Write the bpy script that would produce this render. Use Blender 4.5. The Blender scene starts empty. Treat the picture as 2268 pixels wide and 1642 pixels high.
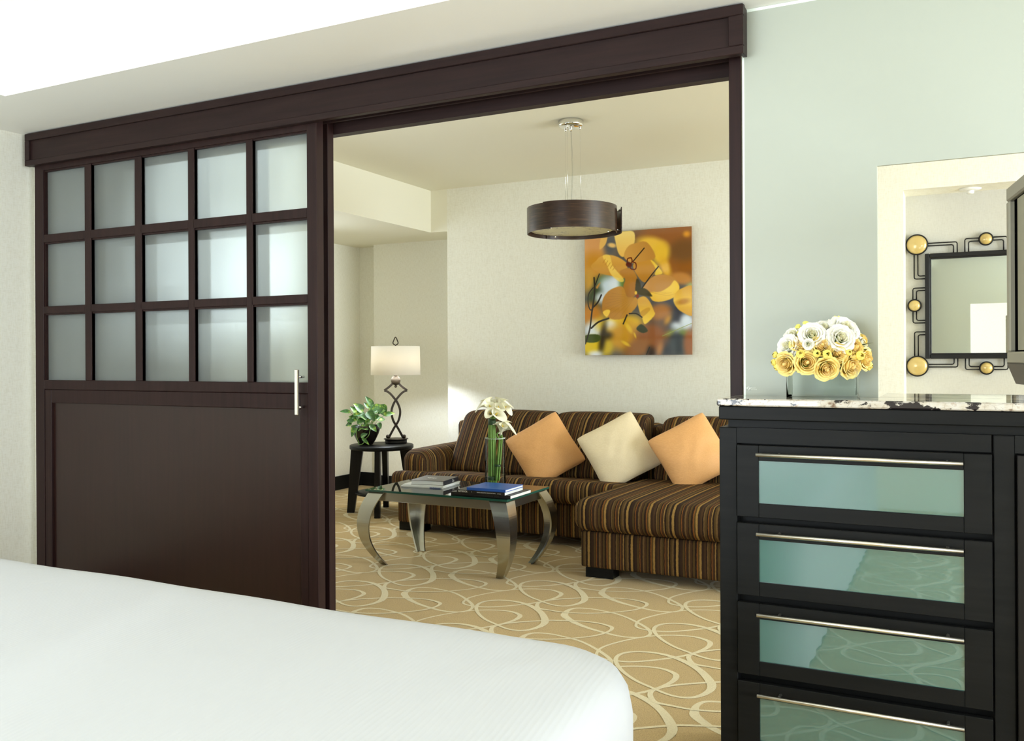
import bpy, math, random
import numpy as np
from mathutils import Vector, Matrix

# ---------------------------------------------------------------- scene, camera, light
SC = bpy.context.scene
COL = SC.collection
random.seed(7)
PI = math.pi

cam_d = bpy.data.cameras.new('camera')
cam = bpy.data.objects.new('camera', cam_d)
COL.objects.link(cam)
F_PX, YAW, ROLL, SH = 1972.0, math.radians(26.8), math.radians(0.295), 27.0
cam_d.sensor_fit = 'HORIZONTAL'
cam_d.sensor_width = 36.0
cam_d.lens = 36.0 * F_PX / 2268.0
cam_d.shift_y = -SH / 2268.0
cam_d.clip_start = 0.05
_F = Vector((-math.sin(YAW), math.cos(YAW), 0))
_R = Vector((math.cos(YAW), math.sin(YAW), 0))
_D = Vector((0, 0, -1))
R2 = _R * math.cos(ROLL) + _D * math.sin(ROLL)
D2 = -_R * math.sin(ROLL) + _D * math.cos(ROLL)
m = Matrix((R2, -D2, -_F)).transposed().to_4x4()
m.translation = Vector((0, 0, 1.22))
cam.matrix_world = m
SC.camera = cam

SC.view_settings.view_transform = 'Standard'
SC.view_settings.look = 'None'
SC.view_settings.gamma = 1.0
SC.view_settings.use_curve_mapping = False
SC.view_settings.exposure = 0.42
SC.cycles.use_denoising = True
SC.cycles.max_bounces = 12
SC.cycles.diffuse_bounces = 6
SC.cycles.transmission_bounces = 10
SC.cycles.transparent_max_bounces = 12
SC.cycles.sample_clamp_indirect = 6.0
SC.cycles.caustics_reflective = False
SC.cycles.caustics_refractive = False

world = bpy.data.worlds.new('sky')
SC.world = world
world.use_nodes = True
world.node_tree.nodes['Background'].inputs[0].default_value = (0.85, 0.92, 1.0, 1)
world.node_tree.nodes['Background'].inputs[1].default_value = 1.5


def area(name, loc, direction, sx, sy, power, color=(1, 1, 1), spread=180):
    l = bpy.data.lights.new(name, 'AREA')
    l.shape = 'RECTANGLE'
    l.size, l.size_y, l.energy, l.color = sx, sy, power, color
    l.spread = math.radians(spread)
    o = bpy.data.objects.new(name, l)
    COL.objects.link(o)
    o.location = loc
    o.rotation_euler = Vector(direction).to_track_quat('-Z', 'Y').to_euler()
    return o


# daylight through the windows (bedroom: behind the bed and on the right; living room: right), plus added fill uplights
area('window_daylight_bedroom_back', (-2.4, -2.52, 1.35), (0, 1, -0.02), 2.7, 1.7, 90, (0.81, 0.91, 1.0))
area('window_daylight_bedroom_right', (3.52, 0.0, 1.15), (-1, 0.1, 0.0), 2.6, 1.9, 122, (0.81, 0.91, 1.0))
area('bedroom_fill_uplight', (1.0, 0.6, 0.85), (-0.55, 0.75, 1.0), 0.6, 0.6, 8, (0.86, 0.93, 1.0))  # added fill, no lamp stands here; lifts the low ceiling border
area('window_daylight_living', (4.92, 4.3, 1.35), (-1, -0.12, 0.05), 2.6, 2.0, 264, (0.82, 0.92, 1.0))
area('window_daylight_living_side', (-5.11, 4.95, 1.85), (1, -0.35, 0.0), 1.5, 0.8, 11, (0.82, 0.92, 1.0))
area('living_fill_uplight', (0.9, 3.7, 1.9), (-0.35, 0.1, 1), 0.5, 0.5, 12, (0.84, 0.92, 1.0))  # unseen added light, bounced off the living room ceiling to brighten it
area('living_corner_fill', (-3.1, 3.35, 1.05), (0.0, 0.25, 1), 0.4, 0.4, 8, (0.84, 0.92, 1.0))  # added out of view behind the doors, brightens the left side and panes


def point(name, loc, power, radius, color):
    l = bpy.data.lights.new(name, 'POINT')
    l.energy, l.shadow_soft_size, l.color = power, radius, color
    o = bpy.data.objects.new(name, l)
    COL.objects.link(o)
    o.location = loc
    return o


def spot(name, loc, direction, power, size, blend, color, radius=0.03):
    l = bpy.data.lights.new(name, 'SPOT')
    l.energy, l.spot_size, l.spot_blend, l.color, l.shadow_soft_size = power, math.radians(size), blend, color, radius
    o = bpy.data.objects.new(name, l)
    COL.objects.link(o)
    o.location = loc
    o.rotation_euler = Vector(direction).to_track_quat('-Z', 'Y').to_euler()
    return o


# ---------------------------------------------------------------- materials
def s2l(c):
    c = c / 255.0
    return c / 12.92 if c <= 0.04045 else ((c + 0.055) / 1.055) ** 2.4


def rgb(r, g, b):
    return (s2l(r), s2l(g), s2l(b), 1.0)


def mat(name, color=(0.8, 0.8, 0.8, 1), rough=0.5, metal=0.0, **kw):
    mt = bpy.data.materials.new(name)
    mt.use_nodes = True
    b = mt.node_tree.nodes['Principled BSDF']
    b.inputs['Base Color'].default_value = color
    b.inputs['Roughness'].default_value = rough
    b.inputs['Metallic'].default_value = metal
    for k, v in kw.items():
        b.inputs[k.replace('_', ' ')].default_value = v
    return mt


class NT:
    """short-hand for adding nodes to a material"""
    def __init__(self, mt):
        self.t = mt.node_tree
        self.b = self.t.nodes['Principled BSDF']

    def n(self, kind, **kw):
        nd = self.t.nodes.new('ShaderNode' + kind)
        for k, v in kw.items():
            if k in nd.inputs:
                nd.inputs[k].default_value = v
            else:
                setattr(nd, k, v)
        return nd

    def l(self, a, b):
        self.t.links.new(a, b)

    def ramp(self, stops, interp='LINEAR'):
        r = self.t.nodes.new('ShaderNodeValToRGB')
        r.color_ramp.interpolation = interp
        e = r.color_ramp.elements
        while len(e) < len(stops):
            e.new(0.5)
        for i, (p, c) in enumerate(stops):
            e[i].position = p
            e[i].color = c
        return r

    def coords(self, scale=(1, 1, 1), kind='Position'):
        g = self.n('NewGeometry')
        mp = self.n('Mapping')
        mp.inputs['Scale'].default_value = scale
        self.l(g.outputs['Position'], mp.inputs['Vector'])
        return mp.outputs[0]

    def noise(self, scale, vec, detail=2.0, rough=0.5):
        nz = self.n('TexNoise')
        nz.inputs['Scale'].default_value = scale
        nz.inputs['Detail'].default_value = detail
        nz.inputs['Roughness'].default_value = rough
        if vec is not None:
            self.l(vec, nz.inputs['Vector'])
        return nz.outputs['Fac']

    def bump(self, h, strength, dist=0.001):
        bp = self.n('Bump')
        bp.inputs['Strength'].default_value = strength
        bp.inputs['Distance'].default_value = dist
        self.l(h, bp.inputs['Height'])
        self.l(bp.outputs[0], self.b.inputs['Normal'])

    def math(self, op, a, b=None, c=None):
        nd = self.n('Math', operation=op)
        for i, v in enumerate((a, b, c)):
            if v is None:
                continue
            if isinstance(v, (int, float)):
                nd.inputs[i].default_value = v
            else:
                self.l(v, nd.inputs[i])
        return nd.outputs[0]

    def mix(self, fac, a, b):
        nd = self.n('Mix', data_type='RGBA')
        for i, v in ((0, fac), (6, a), (7, b)):
            if isinstance(v, (int, float, tuple)):
                nd.inputs[i].default_value = v
            else:
                self.l(v, nd.inputs[i])
        return nd.outputs[2]


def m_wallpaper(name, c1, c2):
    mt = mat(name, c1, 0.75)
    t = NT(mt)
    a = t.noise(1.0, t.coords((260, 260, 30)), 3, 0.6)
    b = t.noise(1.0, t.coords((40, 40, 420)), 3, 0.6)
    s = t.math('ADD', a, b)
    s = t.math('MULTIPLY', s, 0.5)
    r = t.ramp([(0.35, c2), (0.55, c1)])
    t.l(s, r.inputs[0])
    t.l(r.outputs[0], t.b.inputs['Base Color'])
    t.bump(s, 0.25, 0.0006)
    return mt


def m_plaster(name, c):
    mt = mat(name, c, 0.85)
    t = NT(mt)
    t.bump(t.noise(90, t.coords(), 4), 0.12, 0.001)
    return mt


def m_wood(name, c1, c2, rough, axis='Z', coat=0.0, spec=0.5):
    mt = mat(name, c1, rough)
    t = NT(mt)
    sc = {'Z': (60, 60, 2.5), 'X': (2.5, 60, 60), 'Y': (60, 2.5, 60)}[axis]
    nz = t.noise(1.0, t.coords(sc), 5, 0.6)
    r = t.ramp([(0.3, c1), (0.7, c2)])
    t.l(nz, r.inputs[0])
    t.l(r.outputs[0], t.b.inputs['Base Color'])
    t.bump(nz, 0.08, 0.0005)
    t.b.inputs['Coat Weight'].default_value = coat
    t.b.inputs['Coat Roughness'].default_value = 0.2
    t.b.inputs['Specular IOR Level'].default_value = spec
    return mt


def m_stripes(name, mode):
    """mode 'x': stripes follow world X except on faces that look along X; 'arm': follow Y except on faces along Y"""
    mt = mat(name, (0.1, 0.05, 0.02, 1), 0.85)
    t = NT(mt)
    g = t.n('NewGeometry')
    sp = t.n('SeparateXYZ')
    t.l(g.outputs['Position'], sp.inputs[0])
    sn = t.n('SeparateXYZ')
    t.l(g.outputs['Normal'], sn.inputs[0])
    if mode == 'x':
        f = t.math('GREATER_THAN', t.math('ABSOLUTE', sn.outputs[0]), 0.75)
        a, b = sp.outputs[0], sp.outputs[1]
    else:
        f = t.math('GREATER_THAN', t.math('ABSOLUTE', sn.outputs[1]), 0.72)
        a, b = sp.outputs[1], sp.outputs[0]
    co = t.math('ADD', t.math('MULTIPLY', a, t.math('SUBTRACT', 1.0, f)), t.math('MULTIPLY', b, f))
    wob = t.noise(1.0, t.coords((95, 95, 60)), 3)
    co = t.math('ADD', co, t.math('MULTIPLY', wob, 0.0055))
    fr = t.math('FRACT', t.math('MULTIPLY', t.math('ADD', co, 20.0), 1 / 0.252))
    K, DK, OL, GD, RU, TN, BR = (rgb(34, 25, 20), rgb(52, 38, 29), rgb(92, 72, 38), rgb(176, 140, 78), rgb(140, 88, 40),
                                 rgb(122, 96, 58), rgb(78, 55, 35))
    seq = [(GD, 12), (K, 8), (DK, 14), (OL, 9), (K, 4), (RU, 5), (DK, 12), (TN, 8), (BR, 9), (K, 4), (OL, 10), (K, 10), (RU, 6), (OL, 8),
           (GD, 10), (DK, 12), (BR, 10), (K, 6), (TN, 5), (OL, 11), (K, 6), (RU, 5), (BR, 12), (GD, 4), (K, 9), (OL, 9), (TN, 8), (K, 12)]
    tot = float(sum(w for _, w in seq))
    pos, st = 0.0, []
    for c, w in seq:
        st.append((pos, c))
        pos += w / tot
    r = t.ramp(st, 'CONSTANT')
    t.l(fr, r.inputs[0])
    ch = t.noise(1.0, t.coords((170, 170, 90)), 5, 0.85)
    col = t.mix(t.math('MULTIPLY', t.math('POWER', ch, 1.5), 0.9), r.outputs[0], rgb(60, 42, 28))
    t.l(col, t.b.inputs['Base Color'])
    t.bump(ch, 0.5, 0.002)
    t.b.inputs['Specular IOR Level'].default_value = 0.15
    return mt


def m_fabric(name, c1, c2, rough=0.85, sc=(300, 300, 300), bump=0.3, sheen=0.2):
    mt = mat(name, c1, rough)
    t = NT(mt)
    nz = t.noise(1.0, t.coords(sc), 3, 0.6)
    r = t.ramp([(0.3, c2), (0.7, c1)])
    t.l(nz, r.inputs[0])
    t.l(r.outputs[0], t.b.inputs['Base Color'])
    t.bump(nz, bump, 0.001)
    t.b.inputs['Sheen Weight'].default_value = sheen
    return mt


def m_carpet(name, c1, c2):
    mt = mat(name, c1, 0.95)
    t = NT(mt)
    nz = t.noise(1.0, t.coords((210, 210, 210)), 4, 0.8)
    r = t.ramp([(0.3, c2), (0.65, c1)])
    t.l(nz, r.inputs[0])
    t.l(r.outputs[0], t.b.inputs['Base Color'])
    t.bump(nz, 0.9, 0.003)
    t.b.inputs['Sheen Weight'].default_value = 0.2
    t.b.inputs['Specular IOR Level'].default_value = 0.1
    return mt


def m_granite(name):
    mt = mat(name, (0.8, 0.78, 0.7, 1), 0.04)
    t = NT(mt)
    big = t.noise(17.0, t.coords((0.8, 1.3, 1.3)), 6, 0.62)
    mid = t.noise(30.0, t.coords((1, 1.4, 1.4)), 6, 0.65)
    vor = t.n('TexVoronoi', feature='DISTANCE_TO_EDGE')
    vor.inputs['Scale'].default_value = 26
    t.l(t.coords((1, 1.5, 1.5)), vor.inputs['Vector'])
    base = t.ramp([(0.32, rgb(120, 95, 75)), (0.43, rgb(196, 186, 168)), (0.58, rgb(206, 201, 190)), (0.68, rgb(160, 132, 104))])
    t.l(mid, base.inputs[0])
    vein = t.ramp([(0.0, (1, 1, 1, 1)), (0.02, (0, 0, 0, 1))])
    t.l(vor.outputs['Distance'], vein.inputs[0])
    c = t.mix(t.math('MULTIPLY', vein.outputs[0], 0.45), base.outputs[0], rgb(110, 90, 75))
    blk = t.ramp([(0.525, (0, 0, 0, 1)), (0.55, (1, 1, 1, 1))])
    t.l(big, blk.inputs[0])
    c = t.mix(blk.outputs[0], c, rgb(38, 32, 34))
    t.l(c, t.b.inputs['Base Color'])
    return mt


def m_steel(name, c=(0.62, 0.62, 0.58, 1), rough=0.32, axis='Z'):
    mt = mat(name, c, rough, 1.0)
    t = NT(mt)
    sc = {'Z': (500, 500, 6), 'X': (6, 500, 500), 'H': (30, 30, 700)}[axis]
    nz = t.noise(1.0, t.coords(sc), 2, 0.5)
    t.bump(nz, 0.03, 0.0002)
    r = t.n('MapRange')
    r.inputs['To Min'].default_value = rough - 0.02
    r.inputs['To Max'].default_value = rough + 0.03
    t.l(nz, r.inputs[0])
    t.l(r.outputs[0], t.b.inputs['Roughness'])
    return mt


def m_glass(name, color=(1, 1, 1, 1), rough=0.0, ior=1.45):
    return mat(name, color, rough, 0.0, Transmission_Weight=1.0, IOR=ior)


M = {}
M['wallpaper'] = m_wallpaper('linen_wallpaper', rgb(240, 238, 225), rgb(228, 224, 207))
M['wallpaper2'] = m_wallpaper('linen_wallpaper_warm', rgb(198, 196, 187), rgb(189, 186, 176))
M['ceiling'] = m_plaster('ceiling_paint', rgb(247, 246, 240))
M['ceiling_living'] = m_plaster('ceiling_paint_warm', rgb(234, 230, 210))
M['wood'] = m_wood('dark_mahogany', rgb(34, 20, 19), rgb(46, 29, 27), 0.42, 'Z', 0.0, 0.16)
M['woodx'] = m_wood('dark_mahogany_rail', rgb(36, 24, 23), rgb(48, 33, 31), 0.45, 'X', 0.0, 0.16)
M['panel'] = m_wood('polished_mahogany_panel', rgb(34, 17, 14), rgb(42, 22, 18), 0.30, 'Z', 0.0, 0.4)
M['black_wood'] = m_wood('ebony_wood', rgb(17, 18, 17), rgb(25, 25, 24), 0.42, 'X', 0.0, 0.13)
M['black_wood_z'] = m_wood('ebony_wood_upright', rgb(20, 18, 17), rgb(28, 26, 24), 0.38, 'Z', 0.0, 0.2)
M['gap'] = mat('dark_gap', rgb(10, 9, 8), 0.8)
M['granite'] = m_granite('polished_granite')
M['stripe'] = m_stripes('striped_chenille', 'x')
M['stripe_arm'] = m_stripes('striped_chenille_arm', 'arm')
def m_silk(name, c1, c2):
    mt = m_fabric(name, c1, c2, 0.6, (40, 400, 400), 0.25)
    t = NT(mt)
    big = t.noise(7.0, t.coords((1.0, 1.0, 1.6)), 1, 0.4)
    b1 = [n for n in t.t.nodes if n.type == 'BUMP'][0]
    b2 = t.n('Bump')
    b2.inputs['Strength'].default_value = 0.25
    b2.inputs['Distance'].default_value = 0.03
    t.l(big, b2.inputs['Height'])
    t.l(b2.outputs[0], b1.inputs['Normal'])
    return mt


M['orange'] = m_silk('orange_silk', rgb(236, 180, 116), rgb(222, 160, 96))
M['cream'] = m_silk('cream_silk', rgb(240, 224, 190), rgb(228, 208, 168))
M['carpet'] = m_carpet('gold_carpet', rgb(210, 182, 126), rgb(160, 130, 80))
M['carpet_line'] = m_carpet('cream_carpet_line', rgb(234, 222, 186), rgb(216, 200, 160))
M['steel'] = m_steel('brushed_steel', (0.50, 0.50, 0.47, 1), 0.24)
M['steelx'] = m_steel('brushed_steel_rail', (0.42, 0.41, 0.38, 1), 0.3, axis='X')
M['nickel'] = m_steel('satin_nickel', (0.78, 0.74, 0.66, 1), 0.28, 'X')
M['chrome'] = mat('chrome', (0.85, 0.85, 0.83, 1), 0.08, 1.0)


def m_thin(name, color, ior=1.45, rough=0.0):
    """thin clear glass: passes light straight through, reflects by Fresnel"""
    mt = mat(name, color, rough)
    t = NT(mt)
    tr = t.n('BsdfTransparent')
    tr.inputs['Color'].default_value = color
    gl = t.n('BsdfGlossy')
    gl.inputs['Color'].default_value = (1, 1, 1, 1)
    gl.inputs['Roughness'].default_value = rough
    fr = t.n('Fresnel')
    fr.inputs['IOR'].default_value = ior
    mx = t.n('MixShader')
    t.l(fr.outputs[0], mx.inputs[0])
    t.l(tr.outputs[0], mx.inputs[1])
    t.l(gl.outputs[0], mx.inputs[2])
    t.l(mx.outputs[0], t.t.nodes['Material Output'].inputs[0])
    return mt


M['glass'] = m_thin('clear_glass', (0.985, 0.995, 0.99, 1))
M['vase_glass'] = m_thin('vase_glass', (0.975, 0.99, 0.985, 1), 1.22)
M['table_glass'] = m_thin('table_glass', (0.90, 0.96, 0.94, 1), 1.6)
M['glass_edge'] = mat('green_glass_edge', rgb(40, 84, 72), 0.1)
M['water'] = m_thin('water', (0.96, 0.98, 0.96, 1), 1.12)
M['bronze'] = mat('bronze', rgb(62, 54, 46), 0.42, 0.6)
M['bronze_ball'] = mat('bronze_ball', rgb(56, 45, 30), 0.55, 0.3)
M['black_metal'] = mat('black_metal', rgb(26, 25, 24), 0.45, 0.0, Specular_IOR_Level=0.25)
M['gold_disc'] = mat('gold_enamel', rgb(200, 174, 108), 0.22, 0.15, Coat_Weight=0.6)
M['mirror'] = mat('mirror', (0.93, 0.96, 0.95, 1), 0.01, 1.0)
M['white_plastic'] = mat('white_plastic', rgb(240, 240, 236), 0.4)
M['pot'] = mat('glossy_black_pot', rgb(22, 16, 14), 0.14)
M['soil'] = mat('soil', rgb(40, 30, 22), 0.95)
M['tv_silver'] = mat('grey_television_bezel', rgb(150, 146, 130), 0.45, 0.3)
M['tv_dark'] = mat('dark_television_base', rgb(78, 72, 64), 0.5)
M['tv_black'] = mat('black_gasket', rgb(8, 8, 8), 0.9, 0.0, Specular_IOR_Level=0.0)
M['tv_screen'] = mat('switched_off_screen', rgb(128, 126, 104), 0.3)
M['paper'] = mat('book_pages', rgb(232, 234, 232), 0.8)
M['white_ink'] = mat('white_ink', rgb(230, 230, 226), 0.6)
M['black_cover'] = mat('black_book_cover', rgb(30, 28, 27), 0.4)
M['grey_cover'] = mat('charcoal_book_cover', rgb(82, 76, 72), 0.42)
M['navy_cover'] = mat('navy_book_spine', rgb(28, 34, 46), 0.45)
M['blue_cover'] = mat('blue_book_cover', rgb(44, 92, 182), 0.35)
M['blue_ink'] = mat('blue_ink', rgb(40, 80, 160), 0.6)
M['green_stem'] = mat('flower_stem', rgb(112, 150, 62), 0.45)
M['band'] = mat('leaf_band', rgb(42, 70, 36), 0.5)
M['dark_leaf'] = mat('dark_leaf', rgb(58, 78, 38), 0.5)
M['bulb'] = mat('milk_glass', rgb(245, 235, 210), 0.4)


def m_petal(name, c_out, c_in, trans=0.25):
    mt = mat(name, c_out, 0.55)
    t = NT(mt)
    t.b.inputs['Subsurface Weight'].default_value = trans
    t.b.inputs['Subsurface Radius'].default_value = (0.01, 0.008, 0.004)
    nz = t.noise(60, t.coords(), 2)
    t.l(t.mix(nz, c_out, c_in), t.b.inputs['Base Color'])
    return mt


M['rose_out'] = m_petal('rose_outer_petal', rgb(253, 232, 150), rgb(252, 224, 134))
M['rose_in'] = m_petal('rose_inner_petal', rgb(254, 230, 156), rgb(253, 222, 144))
M['bud_y'] = m_petal('yellow_bud', rgb(252, 234, 124), rgb(250, 222, 104))
M['white_out'] = m_petal('white_petal', rgb(250, 248, 238), rgb(252, 250, 240))
M['white_in'] = m_petal('cream_petal', rgb(246, 242, 208), rgb(250, 246, 222))
M['calla'] = m_petal('calla_spathe', rgb(248, 244, 214), rgb(250, 248, 232))
M['pale_yellow'] = m_petal('pale_yellow_petal', rgb(248, 240, 138), rgb(246, 232, 110))
M['spadix'] = mat('yellow_spadix', rgb(232, 200, 70), 0.6)


def m_leaf():
    mt = mat('variegated_leaf', rgb(70, 120, 40), 0.5)
    t = NT(mt)
    nz = t.noise(28, t.coords(), 3, 0.6)
    r = t.ramp([(0.46, rgb(44, 84, 26)), (0.56, rgb(74, 118, 38)), (0.64, rgb(150, 176, 66)), (0.74, rgb(196, 204, 104))])
    t.l(nz, r.inputs[0])
    t.l(r.outputs[0], t.b.inputs['Base Color'])
    return mt


M['leaf'] = m_leaf()


def m_shade():
    mt = mat('linen_lamp_shade', rgb(246, 240, 226), 0.9)
    t = NT(mt)
    tr = t.n('BsdfTranslucent')
    tr.inputs['Color'].default_value = rgb(250, 238, 214)
    mx = t.n('MixShader')
    mx.inputs[0].default_value = 0.085
    t.l(t.b.outputs[0], mx.inputs[1])
    t.l(tr.outputs[0], mx.inputs[2])
    t.l(mx.outputs[0], t.t.nodes['Material Output'].inputs[0])
    return mt


M['shade'] = m_shade()


def m_frost(name, color, rough, diff):
    """etched glass: rough transmission with a little diffuse scatter"""
    mt = mat(name, color, rough, 0.0, Transmission_Weight=1.0, IOR=1.25)
    t = NT(mt)
    tr = t.n('BsdfTranslucent')
    tr.inputs['Color'].default_value = color
    df = t.n('BsdfDiffuse')
    df.inputs['Color'].default_value = color
    m1 = t.n('MixShader')
    m1.inputs[0].default_value = 0.3
    t.l(tr.outputs[0], m1.inputs[1])
    t.l(df.outputs[0], m1.inputs[2])
    mx = t.n('MixShader')
    mx.inputs[0].default_value = diff
    t.l(t.b.outputs[0], mx.inputs[1])
    t.l(m1.outputs[0], mx.inputs[2])
    t.l(mx.outputs[0], t.t.nodes['Material Output'].inputs[0])
    return mt


M['frost'] = m_frost('frosted_pane', rgb(246, 252, 250), 0.30, 0.30)
M['frost_clear'] = m_thin('clear_rear_pane', (0.97, 0.99, 0.98, 1))
M['mint'] = mat('back_painted_mint_glass', rgb(177, 182, 170), 0.42, Coat_Weight=0.0)
M['mint_edge'] = mat('bright_glass_edge', rgb(240, 250, 240), 0.3)
M['etch'] = mat('etched_mark', rgb(244, 248, 242), 0.6)
M['teal'] = mat('teal_back_painted_glass', rgb(62, 106, 99), 0.05, 0.0, Coat_Weight=1.0, Coat_Roughness=0.015, Coat_IOR=2.3)


def m_walnut():
    mt = mat('walnut_veneer', rgb(70, 48, 34), 0.3)
    t = NT(mt)
    nz = t.noise(1.0, t.coords((9, 9, 130)), 5, 0.65)
    r = t.ramp([(0.3, rgb(34, 23, 17)), (0.55, rgb(58, 40, 29)), (0.75, rgb(92, 66, 46))])
    t.l(nz, r.inputs[0])
    t.l(r.outputs[0], t.b.inputs['Base Color'])
    return mt


def m_alabaster():
    mt = mat('alabaster', rgb(214, 206, 160), 0.4)
    t = NT(mt)
    nz = t.noise(7, t.coords(), 4, 0.6)
    r = t.ramp([(0.485, rgb(212, 204, 158)), (0.5, rgb(150, 140, 112)), (0.515, rgb(216, 208, 166))])
    t.l(nz, r.inputs[0])
    t.l(r.outputs[0], t.b.inputs['Base Color'])
    return mt


M['walnut'] = m_walnut()
M['alabaster'] = m_alabaster()


def m_bed():
    mt = mat('white_matelasse', rgb(202, 204, 207), 0.8)
    t = NT(mt)
    g = t.n('NewGeometry')
    sp = t.n('SeparateXYZ')
    t.l(g.outputs['Position'], sp.inputs[0])
    wob = t.noise(3.0, t.coords(), 2)
    v = t.math('ADD', sp.outputs[0], t.math('MULTIPLY', sp.outputs[1], 0.12))
    v = t.math('ADD', v, t.math('MULTIPLY', wob, 0.03))
    s = t.math('SINE', t.math('MULTIPLY', v, 2 * PI / 0.011))
    t.bump(s, 0.2, 0.001)
    t.b.inputs['Sheen Weight'].default_value = 0.1
    return mt


M['bed'] = m_bed()


# ---------------------------------------------------------------- mesh builder
class MB:
    def __init__(self):
        self.v, self.f, self.mi, self.sm = [], [], [], []

    def add(self, vs, fs, mi=0, smooth=False, tf=None):
        k = len(self.v)
        if tf is not None:
            vs = [tf @ Vector(p) for p in vs]
        self.v += [tuple(p) for p in vs]
        for f in fs:
            self.f.append(tuple(i + k for i in f))
            self.mi.append(mi)
            self.sm.append(smooth)
        return self

    def box(self, x0, x1, y0, y1, z0, z1, mi=0, ch=0.0, tf=None):
        """box with chamfered edges"""
        if ch <= 0:
            vs = [(x, y, z) for x in (x0, x1) for y in (y0, y1) for z in (z0, z1)]
            fs = [(0, 1, 3, 2), (4, 6, 7, 5), (0, 4, 5, 1), (2, 3, 7, 6), (0, 2, 6, 4), (1, 5, 7, 3)]
            return self.add(vs, fs, mi, False, tf)
        c = min(ch, (x1 - x0) / 2.01, (y1 - y0) / 2.01, (z1 - z0) / 2.01)
        lo, hi = (x0, y0, z0), (x1, y1, z1)
        vs, idx = [], {}
        for sx in (0, 1):
            for sy in (0, 1):
                for sz in (0, 1):
                    s = (sx, sy, sz)
                    for ax in range(3):
                        p = []
                        for q in range(3):
                            e = hi[q] if s[q] else lo[q]
                            if q != ax:
                                e += -c if s[q] else c
                            p.append(e)
                        idx[(s, ax)] = len(vs)
                        vs.append(tuple(p))
        fs = []
        for ax in range(3):
            o = [q for q in range(3) if q != ax]
            for sd in (0, 1):
                f = []
                for a, b in ((0, 0), (1, 0), (1, 1), (0, 1)):
                    s = [0, 0, 0]
                    s[ax] = sd
                    s[o[0]], s[o[1]] = a, b
                    f.append(idx[(tuple(s), ax)])
                flip = (sd == 0) != (ax == 1)
                fs.append(tuple(f[::-1]) if flip else tuple(f))
        for ax in range(3):
            o = [q for q in range(3) if q != ax]
            for a in (0, 1):
                for b in (0, 1):
                    s0, s1 = [0, 0, 0], [0, 0, 0]
                    s0[o[0]] = s1[o[0]] = a
                    s0[o[1]] = s1[o[1]] = b
                    s1[ax] = 1
                    s0, s1 = tuple(s0), tuple(s1)
                    f = (idx[(s0, o[0])], idx[(s1, o[0])], idx[(s1, o[1])], idx[(s0, o[1])])
                    flip = ((a == b) != (ax == 1))
                    fs.append(f[::-1] if not flip else f)
        for sx in (0, 1):
            for sy in (0, 1):
                for sz in (0, 1):
                    s = (sx, sy, sz)
                    f = (idx[(s, 0)], idx[(s, 1)], idx[(s, 2)])
                    fs.append(f if (sx + sy + sz) % 2 else f[::-1])
        return self.add(vs, fs, mi, False, tf)

    def lathe(self, prof, cx=0, cy=0, n=40, mi=0, smooth=True, caps=True, tf=None):
        vs, fs = [], []
        for r, z in prof:
            for i in range(n):
                a = 2 * PI * i / n
                vs.append((cx + r * math.cos(a), cy + r * math.sin(a), z))
        for j in range(len(prof) - 1):
            for i in range(n):
                i2 = (i + 1) % n
                fs.append((j * n + i, j * n + i2, (j + 1) * n + i2, (j + 1) * n + i))
        if caps:
            fs.append(tuple(range(n))[::-1])
            k = (len(prof) - 1) * n
            fs.append(tuple(range(k, k + n)))
        return self.add(vs, fs, mi, smooth, tf)

    def tube(self, pts, r, n=10, mi=0, smooth=True, flat=None, tf=None, closed=False):
        """tube along a path; r number or list; flat=(wide, thin, normal)"""
        P = [Vector(p) for p in pts]
        k = len(P)
        rs = r if isinstance(r, (list, tuple)) else [r] * k
        vs, fs = [], []
        up = None
        for i, p in enumerate(P):
            if closed:
                d = P[(i + 1) % k] - P[(i - 1) % k]
            else:
                d = P[min(i + 1, k - 1)] - P[max(i - 1, 0)]
            d.normalize()
            if flat:
                u = Vector(flat[2]).normalized()
                w = d.cross(u).normalized()
            else:
                if up is None:
                    up = Vector((0, 0, 1)) if abs(d.z) < 0.9 else Vector((1, 0, 0))
                w = d.cross(up)
                if w.length < 1e-4:
                    w = d.orthogonal()
                w.normalize()
                u = w.cross(d).normalized()
                up = u
            for j in range(n):
                a = 2 * PI * j / n + (PI / n)
                if flat:
                    q = p + w * (math.copysign(1, math.cos(a)) * flat[0] * rs[i]) + u * (math.copysign(1, math.sin(a)) * flat[1])
                else:
                    q = p + (w * math.cos(a) + u * math.sin(a)) * rs[i]
                vs.append(q)
        m_ = k if closed else k - 1
        for i in range(m_):
            i2 = (i + 1) % k
            for j in range(n):
                j2 = (j + 1) % n
                fs.append((i * n + j, i2 * n + j, i2 * n + j2, i * n + j2))
        if not closed:
            fs.append(tuple(range(n)))
            fs.append(tuple(range((k - 1) * n, k * n))[::-1])
        return self.add(vs, fs, mi, smooth and not flat, tf)

    def sphere(self, c, r, n=16, mi=0, sx=1, sy=1, sz=1, tf=None):
        prof = [(max(1e-4, r * math.sin(PI * i / n)), -r * math.cos(PI * i / n)) for i in range(n + 1)]
        vs, fs = [], []
        m_ = 2 * n
        for rr, z in prof:
            for i in range(m_):
                a = 2 * PI * i / m_
                vs.append((c[0] + rr * math.cos(a) * sx, c[1] + rr * math.sin(a) * sy, c[2] + z * sz))
        for j in range(n):
            for i in range(m_):
                i2 = (i + 1) % m_
                fs.append((j * m_ + i, j * m_ + i2, (j + 1) * m_ + i2, (j + 1) * m_ + i))
        return self.add(vs, fs, mi, True, tf)

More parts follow.
